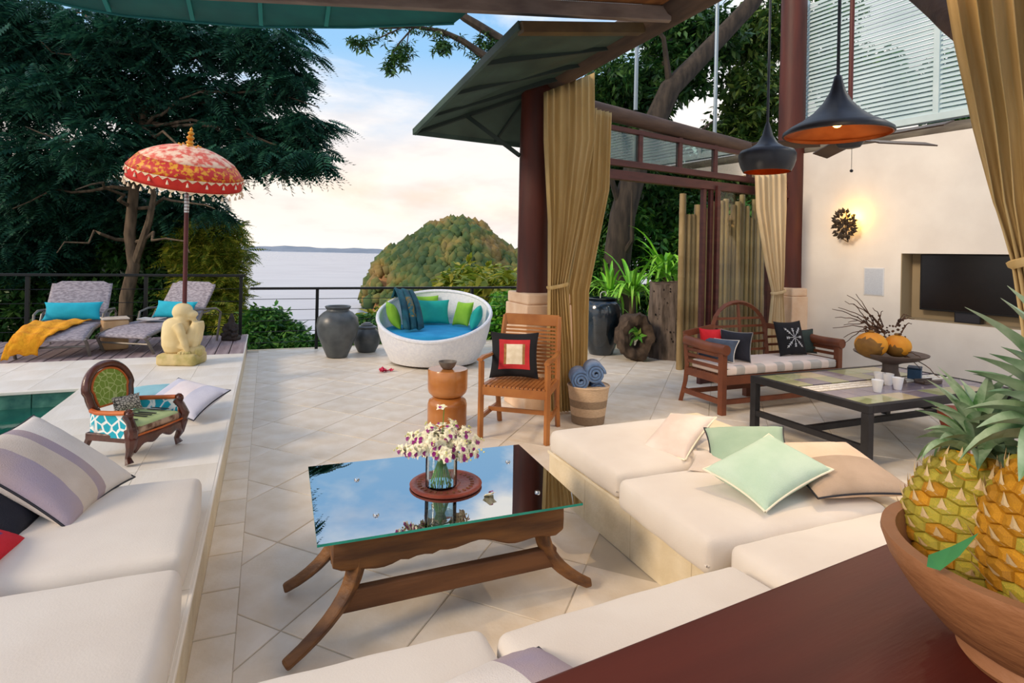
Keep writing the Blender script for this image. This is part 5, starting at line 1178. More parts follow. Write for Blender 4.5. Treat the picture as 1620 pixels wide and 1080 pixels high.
tw = thing('dried_twigs', 'spray of dry coconut flower twigs fanning out above the coconuts', 'twigs', D(1398, 530, 5.0)); t0 = tw.location.copy()
rs = random.Random(2); mb = MB()
for (x1, y1, dz) in ((1340,466,0),(1354,466,.1),(1336,477,-.1),(1350,480,.05),(1326,486,0),(1317,488,.1),(1322,502,-.05),(1341,509,.1),(1335,514,.1),(1317,519,0),(1335,533,-.1),(1337,543,.05),(1381,488,.1),(1396,492,.1),(1434,497,0),(1441,500,.1),(1446,505,-.1),(1443,512,0),(1486,598,-.28),(1456,583,-.2),(1460,567,-.2)):
    s_ = D(rs.uniform(1375,1402) if x1 < 1400 else rs.uniform(1412,1432), rs.uniform(512,530) if y1 < 560 else 562, 5.0); e = D(x1, y1, 5.0+dz); P = []
    for k in range(9): t = k/8; P.append(s_.lerp(e, t)+Vector((rs.uniform(-.008,.008), 0, rs.uniform(-.008,.008)+.035*math.sin(t*PI)))-t0)
    mb.tube(P, [.006-.0035*k/8 for k in range(9)], 5)
    for k in range(4): p = P[k]; mb.ico(p+Vector((rs.uniform(-.01,.01), 0, rs.uniform(-.01,.01))), rs.uniform(.007,.013), 1, .3)
mb.build('twigs', TWG, tw, smooth=True)
mb = MB()
for k in range(40): mb.ico(D(rs.uniform(1368,1435), rs.uniform(512,538), rs.uniform(4.95,5.05))-t0, rs.uniform(.008,.016), 1, .4)
mb.build('seed_cluster', TWG, tw)
CUPM = mat('white_porcelain', '#e4e6ea', '#f0f1f4', rough=.25, spec=.6)
for q, (px, py) in enumerate(((1388,620),(1391,607),(1405,609),(1420,616))):
    p = G(px, py, tz); c_ = thing('tea_cup', ['white cup standing nearest the table edge, front left of the four', 'white cup half hidden at the back left of the four', 'white cup in the back, second from right of the four', 'white cup at the front right of the four'][q], 'cup', (p.x, p.y, tz+.001), group='white cups on the metal table')
    MB().lathe([(.026,0),(.028,.004),(.043,.095),(.040,.095),(.026,.010),(0,.008)], 24).build('body', CUPM, c_, smooth=True)
p = G(1447, 598, tz); bxo = thing('blue_box', 'small dark blue box on the far end of the metal table', 'box', (p.x, p.y, tz+.001), .5); MB().box(-.07,.07,-.05,.05,0,.085).build('case', mat('box_blue','#2c4a66','#365878',rough=.5), bxo, bevel=.004); MB().box(-.072,.072,-.052,.052,.087,.10).build('lid', mat('box_lid','#22384e',rough=.5), bxo, bevel=.003)
p = G(1468, 606, tz); o = thing('wooden_tray', 'small flat brown wooden tray beside the blue box', 'tray', (p.x, p.y, tz+.001), -.1); MB().box(-.10,.10,-.05,.05,0,.016).build('board', PBW, o, bevel=.004); MB().box(-.10,.10,-.05,-.04,.017,.03).build('edge', PBW, o); MB().box(-.10,.10,.04,.05,.017,.03).build('edge', PBW, o)
p = G(1515, 692, 0); o = thing('wooden_stool', 'red brown wooden stool glimpsed behind the pineapple crown', 'stool', (4.58, 2.58, 0)); MB().lathe([(.10,0),(.12,.03),(.07,.16),(.07,.24),(.12,.38),(.13,.44),(.11,.46),(.0,.465)], 28).build('seat_block', mat('red_lacquer', '#6a2a18', '#7c3520', rough=.4), o, smooth=True)
# ================================================================ CURTAINS
CUR = mat('curtain_ochre', '#b79a62', '#c7ac78', rough=.9, scale=3, stretch=(5,5,.4), bump=.2, bscale=90)
CURL = mat('curtain_light', '#c9ae84', '#d8c19a', rough=.9, scale=3, stretch=(5,5,.4), bump=.2, bscale=90)
def curtain(label, keys, folds, m_, tie=None, seed=0, cols=0):
    """keys: (left point, right point, fold depth) rows from the top down; pleats run between them"""
    rs = random.Random(seed); cols = cols or folds*8; rows = []
    for a, b in zip(keys[:-1], keys[1:]):
        n = max(2, int((a[0]-b[0]).length/.09))
        for k in range(n):
            t = k/n; s = t*t*(3-2*t); rows.append((a[0].lerp(b[0], t*.5+s*.5), a[1].lerp(b[1], t*.5+s*.5), a[2]+(b[2]-a[2])*t))
    rows.append(keys[-1]); o0 = keys[0][0].copy(); mb = MB()
    ph = [rs.uniform(-.9, .9) for _ in range(folds+2)]
    def fn(i, j):
        L, R_, amp = rows[j]; u = i/(cols-1); d = (R_-L); nrm = Vector((d.y, -d.x, 0)).normalized()
        w = u*folds; k = int(w); p_ = ph[k]*(1-(w-k))+ph[k+1]*(w-k); off = math.sin(2*PI*w+p_*1.6)*amp*(.75+.25*math.sin(k*2.1+j*.05)); sh = math.cos(2*PI*w+p_)*.008
        return L+d*u+nrm*off+d.normalized()*sh*(amp/.03)-o0
    mb.grid(fn, cols, len(rows)); t = thing('curtain', label, 'curtain', o0)
    c = mb.build('cloth', m_, t, smooth=True, sharp=180); md = c.modifiers.new('thickness', 'SOLIDIFY'); md.thickness = .004
    if tie is not None:
        L, R_, r = tie; L = L-o0; R_ = R_-o0; pts = []; d = (R_-L); nrm = Vector((d.y,-d.x,0)).normalized(); c0 = (L+R_)/2
        for k in range(25): a = 2*PI*k/24; pts.append(c0+d*.54*math.cos(a)+nrm*r*math.sin(a)+Vector((0,0,.02*math.cos(a))))
        MB().tube(pts, .012, 6, cap=False, ell=1.6).build('tie_band', m_, t, smooth=True)
    return t
y1, y2 = 4.86, 4.98
curtain('long ochre curtain tied back in front of the near pillar', [(OY(861,146,y1), OY(938,116,y1), .03), (OY(861,220,y1), OY(938,220,y1), .035), (OY(868,350,y1), OY(915,350,y1), .035), (OY(868,452,y1), OY(894,452,y1), .035), (OY(866,560,y1), OY(903,560,y1), .035), (OY(868,652,y1), OY(907,650,y1), .04)], 7, CUR, (OY(868,452,y1), OY(896,452,y1), .05), 1)
curtain('second ochre curtain hanging right behind the first, gathered lower', [(OY(934,170,y2), OY(966,178,y2), .03), (OY(925,300,y2), OY(962,300,y2), .035), (OY(896,460,y2), OY(930,460,y2), .035), (OY(900,540,y2), OY(928,540,y2), .035), (OY(900,600,y2), OY(926,600,y2), .035), (OY(898,642,y2), OY(932,642,y2), .04)], 5, CUR, None, 2)
y3 = 5.46
curtain('pale curtain tied back beside the far pillar by the glass door', [(OY(1195,276,y3), OY(1246,268,y3), .03), (OY(1197,330,y3), OY(1246,330,y3), .03), (OY(1212,420,y3), OY(1243,420,y3), .03), (OY(1222,462,y3), OY(1240,462,y3), .03), (OY(1216,520,y3), OY(1244,520,y3), .03), (OY(1214,600,y3), OY(1246,600,y3), .03)], 6, CURL, (OY(1222,462,y3), OY(1241,462,y3), .045), 3)
def DD(px, py, d=2.3): return D(px, py, d)
curtain('big ochre curtain hanging in the upper right corner in front of the wall', [(DD(1488,-60), DD(1740,-60,2.15), .05), (DD(1508,60), DD(1740,60,2.15), .05), (DD(1538,200), DD(1735,200,2.15), .045), (DD(1568,320), DD(1700,320,2.15), .04), (DD(1602,412), DD(1668,412,2.2), .035), (DD(1618,520), DD(1690,520,2.2), .04), (DD(1622,700), DD(1710,700,2.2), .045), (G(1600,1010,0)+Vector((.9,1.0,0.0)), G(1600,1010,0)+Vector((1.25,.9,0.0)), .05)], 8, CUR, (DD(1602,412), DD(1670,412,2.2), .06), 4, cols=96)
# ================================================================ PENDANTS, FAN, SCONCE, SPEAKER, TV
LMP = mat('lamp_black', '#1c1e24', '#2b2e36', rough=.42, scale=6, bump=.05, spec=.5); COP = mat('lamp_copper', '#a8501a', '#c4682a', rough=.35, metal=.8, scale=6, bump=.2)
BULB = mat('bulb', '#ffd9a0', emit='#ffb45a', es=12)
def pendant(label, p, prof, cord, bulbz, e):
    t = thing('pendant_lamp', label, 'lamp', p)
    shd = MB().lathe(prof, 48, cap=False).build('shade', LMP, t, smooth=True, sharp=70)
    inn = [(r-.006 if r > .02 else r, z-.003 if z > .003 else z) for r, z in prof if z < cord*.62]
    mb = MB(); mb.grid(lambda i, j: (lambda r, z, a: Vector((r*math.cos(a), r*math.sin(a), z)))(inn[j][0], inn[j][1], -2*PI*i/48), 48, len(inn), wu=True); mb.build('lining', COP, shd, smooth=True)
    MB().tube([(0,0,cord), (0,0,3.92-p.z)], .009, 8).build('rod', LMP, t, smooth=True)
    mb = MB(); mb.ico((0,0,bulbz), .028, 2); mb.build('bulb', BULB, t, smooth=True)
    MB().lathe([(.014,bulbz+.025),(.018,bulbz+.03),(.018,bulbz+.07),(.01,bulbz+.075)], 16).build('socket', LMP, t, smooth=True)
    l = lamp('pendant_light', 'SPOT', (0,0,bulbz-.03), e, WARM, .03, (0,0,0), spot_size=math.radians(150), spot_blend=.6); l.parent = t
p = D(1324, 214, 3.3)
pendant('wide black flared pendant lamp with a copper lining', p, [(.275,.0),(.283,.004),(.280,.022),(.245,.048),(.185,.082),(.125,.128),(.075,.185),(.042,.245),(.026,.30),(.020,.335),(.012,.34)], .338, .07, 60)
p = D(1213, 272, 4.2)
pendant('smaller black drum shaped pendant lamp glowing orange inside', p, [(.160,.0),(.178,.035),(.192,.08),(.195,.125),(.180,.152),(.120,.172),(.072,.205),(.038,.262),(.018,.335),(.010,.36)], .358, .05, 30)
p = D(1344, 222, 4.25); fn_ = thing('ceiling_fan', 'dark ceiling fan with wooden blades behind the wide pendant lamp', 'fan', p)
FB = mat('fan_blade', '#4a3a30', '#5c4a3c', rough=.6, scale=4, bump=.1)
MB().lathe([(.03,-.06),(.07,-.05),(.10,-.01),(.10,.05),(.06,.09),(.03,.11),(.02,.16)], 28).build('motor', LMP, fn_, smooth=True)
MB().tube([(0,0,.14),(0,0,3.92-p.z)], .016, 10).build('rod', mat('rod_red', '#5a2620', rough=.5), fn_, smooth=True)
fm_ = MB(); fm_.box(.10,.20,-.02,.02,-.004,.004); fm_.box(.19,.66,-.06,.06,-.005,.005); bm_ = fm_.mesh('blade', FB)
a0 = math.atan2(RT.y, RT.x)
for k in range(5): inst(bm_, 'blade', fn_, M=Matrix.Rotation(a0+.12+k*2*PI/5, 4, 'Z') @ Matrix.Rotation(.35, 4, 'X'))
MB().tube([(.0,-.02,-.05),(.0,-.02,-.215)], .0018, 5).build('pull_chain', LMP, fn_); mb = MB(); mb.ico((0,-.02,-.225), .012, 2); mb.build('pull_knob', LMP, fn_, smooth=True)
# sconce of iron leaves
def onwall(px, py, w=0.0):
    d = ray(px, py); nn = Vector((WN.x, WN.y, 0)); q = WAT0 - WN*w; t = ((q-EYEP).dot(nn))/d.dot(nn); p = EYEP+d*t; return (p-WAT0).dot(WD_), p.z
s0, z0 = onwall(1345, 352)
WM = Matrix((WD_, Vector((0,0,1)), WN)).transposed().to_4x4()   # x along wall, y up, z into the room
def wallthing(name, label, cat, s, z, w=0):
    M = WM.copy(); M.translation = WP(s, w, z); return thing(name, label, cat, M=M)
scn = wallthing('wall_sconce', 'iron leaf spray wall light with a glowing bulb behind the leaves', 'lamp', s0, z0)
IRL = mat('iron_leaf', '#2a2118', '#43331f', rough=.6, scale=20, metal=.3)
mb = MB(); rs = random.Random(6)
for k in range(84):
    r = .165*math.sqrt(rs.random()); a = rs.uniform(0, 2*PI); c_ = Vector((r*math.cos(a)*.85, r*math.sin(a)*1.15-.02, .11+.03*rs.random())); th = a+rs.uniform(-.6,.6); d_ = Vector((math.cos(th), math.sin(th), rs.uniform(-.2,.5))).normalized(); sd = d_.cross(Vector((0,0,1))).normalized()*.023; L = .066
    mb.add([c_-d_*L*.4, c_+sd-d_*.0, c_+d_*L*.7, c_-sd, c_+Vector((0,0,.008))], [(0,1,4),(1,2,4),(2,3,4),(3,0,4)])
mb.build('leaves', IRL, scn)
mb = MB(); mb.tube([(0,-.24,.04),(.03,-.22,.09),(.02,-.16,.10),(0,-.05,.105),(.01,.08,.10),(0,.15,.09)], .007, 6); mb.tube([(0,-.24,.04),(-.06,-.20,.06),(-.07,-.14,.09),(-.04,-.08,.10)], .006, 6); mb.tube([(0,-.02,.0),(0,-.02,.10)], .008, 6); mb.build('stem', IRL, scn, smooth=True)
MB().lathe([(.035,0),(.035,.01),(.0,.012)], 20, c=(0,-.02,0)).build('wall_plate', IRL, scn, smooth=True)
mb = MB(); mb.ico((.055,.055,.065), .024, 2); mb.build('bulb', mat('sconce_bulb', '#ffd060', emit='#ffb030', es=14), scn, smooth=True)
l = lamp('sconce_light', 'POINT', (.065,.065,.09), 7, (1.0,.50,.07), .03); l.parent = scn
sp0, sp1 = onwall(1369, 425), onwall(1397, 466)
spk = wallthing('wall_speaker', 'flat pale grey loudspeaker grille set in the white wall', 'speaker', (sp0[0]+sp1[0])/2, (sp0[1]+sp1[1])/2)
MB().box(-.115,.115,-.165,.165,0,.008).build('frame', mat('speaker_white', '#cfd0d2', rough=.6), spk, bevel=.002)
GRL = mat('speaker_grille', '#b4bac4', '#c0c6ce', rough=.7, scale=120, bump=.3); MB().box(-.102,.102,-.152,.152,.008,.012).build('grille', GRL, spk)
TVB = mat('screen_black', '#0a0708', '#0d0a0c', rough=.18, spec=.6); TVF = mat('tv_frame', '#0a0a0c', rough=.3)
tvt = wallthing('television', 'flat black television inside the wall niche', 'television', r0_+.18+.62, (.975+1.585)/2, .13)
cs_ = MB().box(-.66,.66,-.315,.315,-.05,0).build('casing', TVF, tvt, bevel=.004); MB().box(-.64,.64,-.295,.300,0,.003).build('screen', TVB, cs_)
bx_ = wallthing('media_box', 'small black box on the niche shelf under the television', 'box', r0_+.62, rz0+.008, .11); MB().box(-.12,.12,0,.105,-.06,.02).build('case', TVF, bx_, bevel=.004); MB().box(-.11,.11,.01,.095,.02,.022).build('front', mat('box_grey', '#23232a', rough=.5), bx_)
# ================================================================ BALINESE UMBRELLA AND STATUE
UX, UY = -.80, 7.10
um = thing('parasol', 'fringed red and gold ceremonial parasol behind the crouching stone figure', 'umbrella', (UX, UY, PZ))
URED = mat('parasol_red', '#e2604a', '#f6cfae', rough=.6, scale=16, bump=.1, mixr=(.42,.58)); UBD = mat('parasol_band', '#c8281c', '#e8a01c', rough=.5, scale=26, mixr=(.48,.6)); UVL = mat('parasol_valance', '#c4201c', '#d8341f', rough=.7, scale=8); UCR = mat('fringe_cream', '#e6c8a0', '#efd9ba', rough=.8); GLD = mat('gold_paint', '#c88420', '#e0a23a', rough=.35, metal=.5); POL = mat('pole_maroon', '#4a1c1e', '#5a2426', rough=.5, scale=6); SIL = mat('pole_silver', '#b8bcc0', rough=.3, metal=.8)
pl_ = MB().tube([(0,0,0),(0,0,2.35)], .022, 14).build('pole', POL, um, smooth=True); MB().tube([(0,0,1.62),(0,0,1.92)], .0235, 14).build('sleeve', SIL, pl_, smooth=True)
for k in range(8): MB().tube([(0,0,1.64+k*.035),(0,0,1.648+k*.035)], .0255, 12).build('ring', POL, pl_)
TZ = 2.105; TILT = Matrix.Translation((0,0,TZ)) @ Matrix.Rotation(.20, 4, Vector((FW.x, FW.y, 0))) @ Matrix.Rotation(.20, 4, Vector((RT.x,RT.y,0)))
R0 = .565
def dome(f): return .235*(1-f**2.1)
mb = MB(); 
for k0, (f0, f1, m_) in enumerate(((0.02, .80, 0), (.80, .985, 1))):
    mb.cur = m_; nn = 8 if m_ == 0 else 3
    mb.grid(lambda i, j: TILT @ Vector((R0*(f0+(f1-f0)*j/(nn-1))*math.cos(2*PI*i/64)*(1-.012*(abs(math.sin(i*PI/8)))), R0*(f0+(f1-f0)*j/(nn-1))*math.sin(2*PI*i/64)*(1-.012*(abs(math.sin(i*PI/8)))), dome(f0+(f1-f0)*j/(nn-1))-(.05*j/(nn-1) if m_ else 0))), 64, nn, wu=True)
c = mb.build('canopy', [URED, UBD], um, smooth=True); md = c.modifiers.new('thickness', 'SOLIDIFY'); md.thickness = .003
zb_ = dome(.985)-.05
mb = MB(); mb.grid(lambda i, j: TILT @ Vector((R0*.985*math.cos(2*PI*i/96)*(1-.004*j), R0*.985*math.sin(2*PI*i/96)*(1-.004*j), zb_-.040*j)), 96, 4, wu=True); c = mb.build('valance', UVL, um, smooth=True); md = c.modifiers.new('thickness', 'SOLIDIFY'); md.thickness = .002
mb = MB()
for lev, r_ in ((0, R0*.992), (1, R0*.99)):
    z_ = zb_-(0 if lev == 0 else .118)
    for k in range(40):
        a, b = 2*PI*k/40, 2*PI*(k+1)/40; c_ = (a+b)/2; mb.add([TILT @ Vector((r_*math.cos(q), r_*math.sin(q), z)) for q, z in ((a, z_), (b, z_), (c_, z_-.032))], [(0,1,2)])
mb.build('scalloped_trim', UCR, um)['kind'] = 'stuff'
ts = MB().lathe([(.002,0),(.007,-.004),(.005,-.012),(.010,-.02),(.013,-.042),(.0,-.042)], 8).mesh('tassel', UCR)
for lev in (0, 1):
    for k in range(20 if lev == 0 else 36):
        a = 2*PI*(k+.5)/(20 if lev == 0 else 36); p = TILT @ Vector((R0*.995*math.cos(a), R0*.995*math.sin(a), zb_-(.03 if lev == 0 else .150))); inst(ts, 'tassel', um, loc=p)
for k in range(8):
    a = 2*PI*k/8; p = TILT @ Vector((R0*.97*math.cos(a), R0*.97*math.sin(a), zb_+.04)); MB().tube([(0,0,1.95), (Vector((0,0,1.95)).lerp(p, .5)+Vector((0,0,.02))), p], .005, 5).build('rib', POL, um, smooth=True)
o = MB().lathe([(.11,-.012),(.06,.004),(.035,.01),(.03,.02),(.044,.035),(.028,.05),(.022,.06),(.038,.078),(.040,.09),(.024,.105),(.018,.112),(.032,.126),(.032,.138),(.016,.152),(.012,.16),(.018,.17),(.012,.184),(.0,.20)], 24).build('finial', GLD, um, smooth=True); o.matrix_basis = TILT @ Matrix.Translation((0,0,.232))
for k in range(8): a = k*PI/4; mb = MB(); mb.ico((0,0,0), .014, 1); q = mb.build('rosette', GLD, um); q.location = TILT @ Vector((.10*math.cos(a), .10*math.sin(a), .236))
# crouching stone figure
STN = mat('cream_stone', '#d8c08a', '#e6d3a4', rough=.75, scale=4, bump=.25, bscale=50); MOS = mat('mossy_stone', '#d2bd88', '#a89c5a', rough=.85, scale=7, bump=.6, bscale=24, mixr=(.45,.7))
sx_, sy_ = G(294, 578, PZ).x+.03, G(294, 578, PZ).y+.12
sx_ -= .08; sg_ = thing('stone_figure', 'cream stone sculpture of a crouching figure with its head on its knees', 'sculpture', (sx_, sy_, PZ), math.atan2(RT.y, RT.x)+.28)
# local x: to the right in the photograph, y: away
mb = soft_box(.40, .30, .12, .03, 10, .004, 3, wr=.006); o = mb.build('base_rock', MOS, sg_, smooth=True, sharp=80); o.rotation_euler = (0,0,-.25)
o = soft_box(.14, .15, .10, .03, 5, .01, 4, wr=.01).build('base_stone', MOS, sg_, smooth=True, loc=(.14,-.03,.085)); o = soft_box(.12, .12, .05, .02, 5, .01, 5, wr=.01).build('base_stone', MOS, sg_, smooth=True, loc=(.05,-.07,.10))
mb = MB()
mb.lathe([(.07,0),(.12,.02),(.15,.09),(.155,.19),(.15,.28),(.135,.34),(.09,.375),(.02,.39)], 32, c=(-.06,.02,.11), sx=.95, sy=.85)     # back
mb.tube([(-.02,.0,.45),(.00,-.01,.52)], [.07,.062], 16)
mb.ico((.0,-.01,.575), .085, 3, 0, (1.15,1.05,.95)); mb.ico((-.035,.0,.555), .075, 3, 0, (.95,1,1)); mb.ico((.095,-.03,.535), .050, 3, 0, (1.2,.9,.8)); mb.ico((.05,-.03,.59), .05, 2)   # head, hair, face
for s in (-1, 1):
    y = s*.065
    mb.tube([(-.0,y*.8,.17),(.09,y*.7,.30),(.145,y*.6,.445)], [.060,.056,.045], 16)           # thigh up to the knee
    mb.tube([(.150,y*.6,.45),(.160,y*.6,.39),(.145,y*.7,.26),(.115,y*.8,.15)], [.046,.046,.040,.030], 16)  # shin
    mb.tube([(.085,y,.145),(.145,y,.128)], [.034,.024], 12)
mb.tube([(-.03,-.09,.43),(.015,-.125,.35),(.05,-.125,.23),(.075,-.10,.145)], [.052,.044,.037,.026], 16)   # near arm hanging down
mb.tube([(-.06,.09,.42),(.0,.11,.34),(.06,.09,.42),(.11,.03,.47)], [.044,.038,.034,.028], 16)      # far arm over the knees
mb.tube([(.06,-.03,.50),(.12,.0,.475)], [.03,.03], 10)
o = mb.build('body', STN, sg_, smooth=True); rm = o.modifiers.new('remesh', 'REMESH'); rm.mode = 'VOXEL'; rm.voxel_size = .009; rm.use_smooth_shade = True; sm = o.modifiers.new('smooth', 'SMOOTH'); sm.iterations = 5
# small dark carving by the railing corner
DKS = mat('dark_carving', '#241d1a', '#3a302a', rough=.7, scale=14, bump=.8, bscale=40)
p = G(366, 537, PZ); dk = thing('carved_idol', 'small dark carved stone idol at the end of the wooden deck', 'sculpture', (p.x, p.y-.05, PZ), a0)
soft_box(.20, .16, .06, .015, 4).build('plinth', DKS, dk, smooth=True); mb = MB()
mb.lathe([(.08,.05),(.09,.10),(.075,.2),(.05,.24)], 18, sy=.8); mb.ico((0,0,.265), .045, 2); mb.lathe([(.04,.28),(.035,.31),(.012,.36),(0,.37)], 14)
for s in (-1, 1): mb.tube([(s*.07,0,.22),(s*.095,-.03,.15),(s*.05,-.08,.13)], .022, 8); mb.tube([(s*.03,-.03,.09),(s*.10,-.06,.08),(s*.04,-.09,.075)], .03, 8)
mb.tube([(0,-.04,.26),(0,-.07,.2),(.02,-.08,.15)], .014, 8)
o = mb.build('body', DKS, dk, smooth=True); rm = o.modifiers.new('remesh', 'REMESH'); rm.mode = 'VOXEL'; rm.voxel_size = .009; rm.use_smooth_shade = True
# ================================================================ SUN LOUNGERS
WKR = mat('grey_wicker', '#857d84', '#a79fa5', rough=.7, scale=60, stretch=(.4,1,1), bump=.7, bscale=90, mixr=(.42,.58)); ALU = mat('lounger_frame', '#6f6a64', '#827c74', rough=.45, metal=.4)
def lounger(label, x, y, rz):
    t = thing('sun_lounger', label, 'sun lounger', (x, y, PZ), rz, 'wicker sun loungers on the deck'); W2 = .32
    prof = [(0,.20),(.04,.235),(.14,.265),(.30,.30),(.50,.318),(.70,.315),(.86,.30)]
    mb = MB(); pp = [interp([Vector((a,b,0)) for a,b in prof], k/16) for k in range(17)]
    mb.grid(lambda i, j: Vector((-W2+2*W2*i/14, pp[j].x, pp[j].y+(-.02 if i in (0,14) else 0))), 15, 17); o = mb.build('seat', WKR, t, smooth=True); md = o.modifiers.new('thickness','SOLIDIFY'); md.thickness = .022
    bp = [Vector((.86,.30,0)), Vector((.97,.44,0)), Vector((1.10,.62,0)), Vector((1.18,.74,0)), Vector((1.21,.79,0))]
    def bf(i, j):
        u = -1+2*i/20; t_ = j/14; q = interp(bp, t_); c_ = max(0, t_-.86)/.14; x = u*W2*(1-.14*c_**2); z = q.y-(.05*max(0, abs(u)-.8)/.2*c_**.5); return Vector((x, q.x+.02*(1-u*u)*-1, z))
    mb = MB(); mb.grid(bf, 21, 15); o = mb.build('backrest', WKR, t, smooth=True); md = o.modifiers.new('thickness','SOLIDIFY'); md.thickness = .024
    for s in (-1, 1):
        X = s*(W2+.005)
        MB().tube([(X,.03,.21),(X,.30,.285),(X,.70,.295),(X,.90,.28)], .016, 8).build('side_rail', ALU, t, smooth=True)
        MB().tube([(X*.97,.0,.205),(X,.03,.16),(X*1.03,.10,.04),(X*1.03,.12,.0)], .017, 8).build('leg', ALU, t, smooth=True)
        MB().tube([(X*1.03,.55,.0),(X*1.03,.78,.18),(X*1.04,.92,.40),(X*1.05,1.05,.42)], .016, 8).build('leg', ALU, t, smooth=True)
        MB().tube([(X*1.02,.62,.29),(X*1.05,.66,.42),(X*1.06,.80,.455),(X*1.06,1.18,.44),(X*1.06,1.28,.38),(X*1.04,1.22,.0)], .014, 8).build('armrest', ALU, t, smooth=True)
    MB().tube([(-W2,.06,.12),(W2,.06,.12)], .012, 8).build('crossbar', ALU, t, smooth=True)
    return t
l1 = lounger('grey wicker lounger with an orange towel at the left edge', -2.15, 7.76, 0)
l2 = lounger('grey wicker lounger turned away behind the stone figure and parasol', -1.53, 7.90, math.radians(-32))
AQ = mat('aqua_canvas', '#12a0b8', '#1db2c9', rough=.8, scale=6, bump=.2, bscale=140)
make_pillow('long turquoise bolster on the left lounger', Matrix.Translation((-2.16, 7.76, PZ)) @ lean(0, .80, .335, 0, .42, h=.235), .60, .235, .13, AQ, None, seed=41)
make_pillow('turquoise cushion on the right lounger, half hidden by the stone figure', Matrix.Translation((-1.53, 7.90, PZ)) @ Matrix.Rotation(math.radians(-32), 4, 'Z') @ lean(.0, .80, .335, 0, .45, h=.235), .58, .235, .13, AQ, None, seed=42)
ORG = mat('orange_towel', '#d98a12', '#eaa41c', rough=.9, scale=14, bump=.9, bscale=40)
mb = MB(); pf2 = [Vector((a,b,0)) for a,b in ((-.05,.05),(-.045,.14),(-.02,.215),(.04,.255),(.14,.285),(.30,.32),(.50,.335),(.68,.332))]
def tw_(i, j):
    v = j/26; q = interp(pf2, v); u = i/16; x0 = -.40+.12*v; x1 = -.10+.36*max(0, v-.1); x = x0+(x1-x0)*u; return Vector((x, q.x+.05*u*(1-v)*1.2, q.y+.010*math.sin(u*17+v*9)+.008*math.sin(v*30+u*5)-(.05 if x < -.335 else 0)*1))
mb.grid(tw_, 17, 27); o = mb.build('orange_towel', ORG, smooth=True, loc=(-2.15, 7.745, PZ+.012)); md = o.modifiers.new('thickness','SOLIDIFY'); md.thickness = .012; md.offset = 1; tag(o, 'orange towel with small dark marks spread over the left lounger', 'towel')
mg = thing('magazine', 'open magazine and dark cap lying on the right lounger', 'magazine', Vector((-1.53, 7.90, PZ))+Matrix.Rotation(math.radians(-32),3,'Z') @ Vector((-.05,.52,.345)), -.3)
PAP = mat('paper_grey', '#a8a4a0', '#d0ccc8', rough=.6, scale=9)
for s in (-1, 1): MB().slab([(0,-.10,0),(s*.13,-.10,.012),(s*.13,.10,.012),(0,.10,0)], (0,0,.008)).build('pages', PAP, mg)
WST = mat('pale_stump', '#b08a60', '#c8a880', rough=.7, scale=5, stretch=(1,1,.3), bump=.4, bscale=20)
p = G(190, 553, PZ); o = thing('stump_table', 'pale wooden stump side table between the two loungers', 'table', (p.x-.08, p.y+.1, PZ), .3); MB().box(-.135,.135,-.13,.13,0,.36).build('block', WST, o, bevel=.03, bseg=3); MB().box(-.14,.14,-.135,.135,.362,.38).build('top', mat('stump_top', '#cdbfae', '#b8a48c', rough=.6, scale=8, pattern='rings'), o, bevel=.008)
# ================================================================ CHILD'S ARMCHAIR
MAH = mat('carved_mahogany', '#3a1a12', '#5a2a1c', rough=.3, scale=10, bump=.3, bscale=40, coat=.4); ORP = mat('orange_beading', '#b8561c', '#c96a2a', rough=.5); LGR = mat('green_swirl', '#b9c77e', '#7f9a3c', rough=.8, scale=26, pattern='loops', mixr=(.03,.07)); TQS = mat('turquoise_swirl', '#f0f2ee', '#1ba6bc', rough=.8, scale=17, pattern='loops', mixr=(.07,.10))
SNK = mat('snake_print', '#2f2a26', '#c8beb0', rough=.7, scale=60, pattern='loops', mixr=(.05,.12)); KG = mat('key_green', '#a9bb7c', '#b8c88c', rough=.7, scale=8); KB = mat('key_black', '#16161a', rough=.5); KBR = mat('brown_print', '#6a4a38', '#b89c84', rough=.8, scale=18, mixr=(.4,.6))
ac = thing('childs_armchair', 'small carved mahogany armchair with green back and turquoise side panels', 'chair', (-.735, 4.13, PZ), math.radians(58))
def scroll(mb, c, r, ax=1):
    P = [];
    for k in range(18): a = k*.62; rr = r*(1-k/20); P.append(Vector(c)+Vector((0 if ax else rr*math.cos(a), rr*math.cos(a) if ax else 0, rr*math.sin(a))))
    mb.tube(P, [r*.34*(1-k/30) for k in range(18)], 6)
for s in (-1, 1):
    MB().tube([(s*.19,-.155,.205),(s*.20,-.185,.15),(s*.195,-.175,.09),(s*.19,-.155,.045),(s*.195,-.17,.012)], [.026,.034,.025,.016,.024], 8).build('leg', MAH, ac, smooth=True)
    MB().tube([(s*.15,.13,.14),(s*.155,.16,.07),(s*.16,.20,0)], [.022,.018,.015], 6).build('leg', MAH, ac, smooth=True)
    mb = MB(); mb.tube([(s*.195,-.18,.15),(s*.205,-.20,.20),(s*.20,-.175,.25),(s*.195,-.145,.285)], [.030,.026,.022,.026], 8); scroll(mb, (s*.197,-.165,.292), .028); mb.ico((s*.197,-.165,.292), .022, 2); mb.build('arm_post', MAH, ac, smooth=True)
    MB().tube([(s*.197,-.14,.300),(s*.195,-.04,.292),(s*.185,.06,.286),(s*.155,.125,.286)], .014, 8).build('armrest', ORP, ac, smooth=True)
    MB().slab([(s*.193,-.155,.155),(s*.150,.13,.135),(s*.155,.125,.280),(s*.185,.06,.280),(s*.193,-.04,.284),(s*.193,-.145,.29)], (s*.006,0,0)).build('side_panel', TQS, ac)
    MB().tube([(s*.200,-.158,.155),(s*.200,-.158,.285)], .006, 6).build('beading', ORP, ac, smooth=True)
mb = MB()
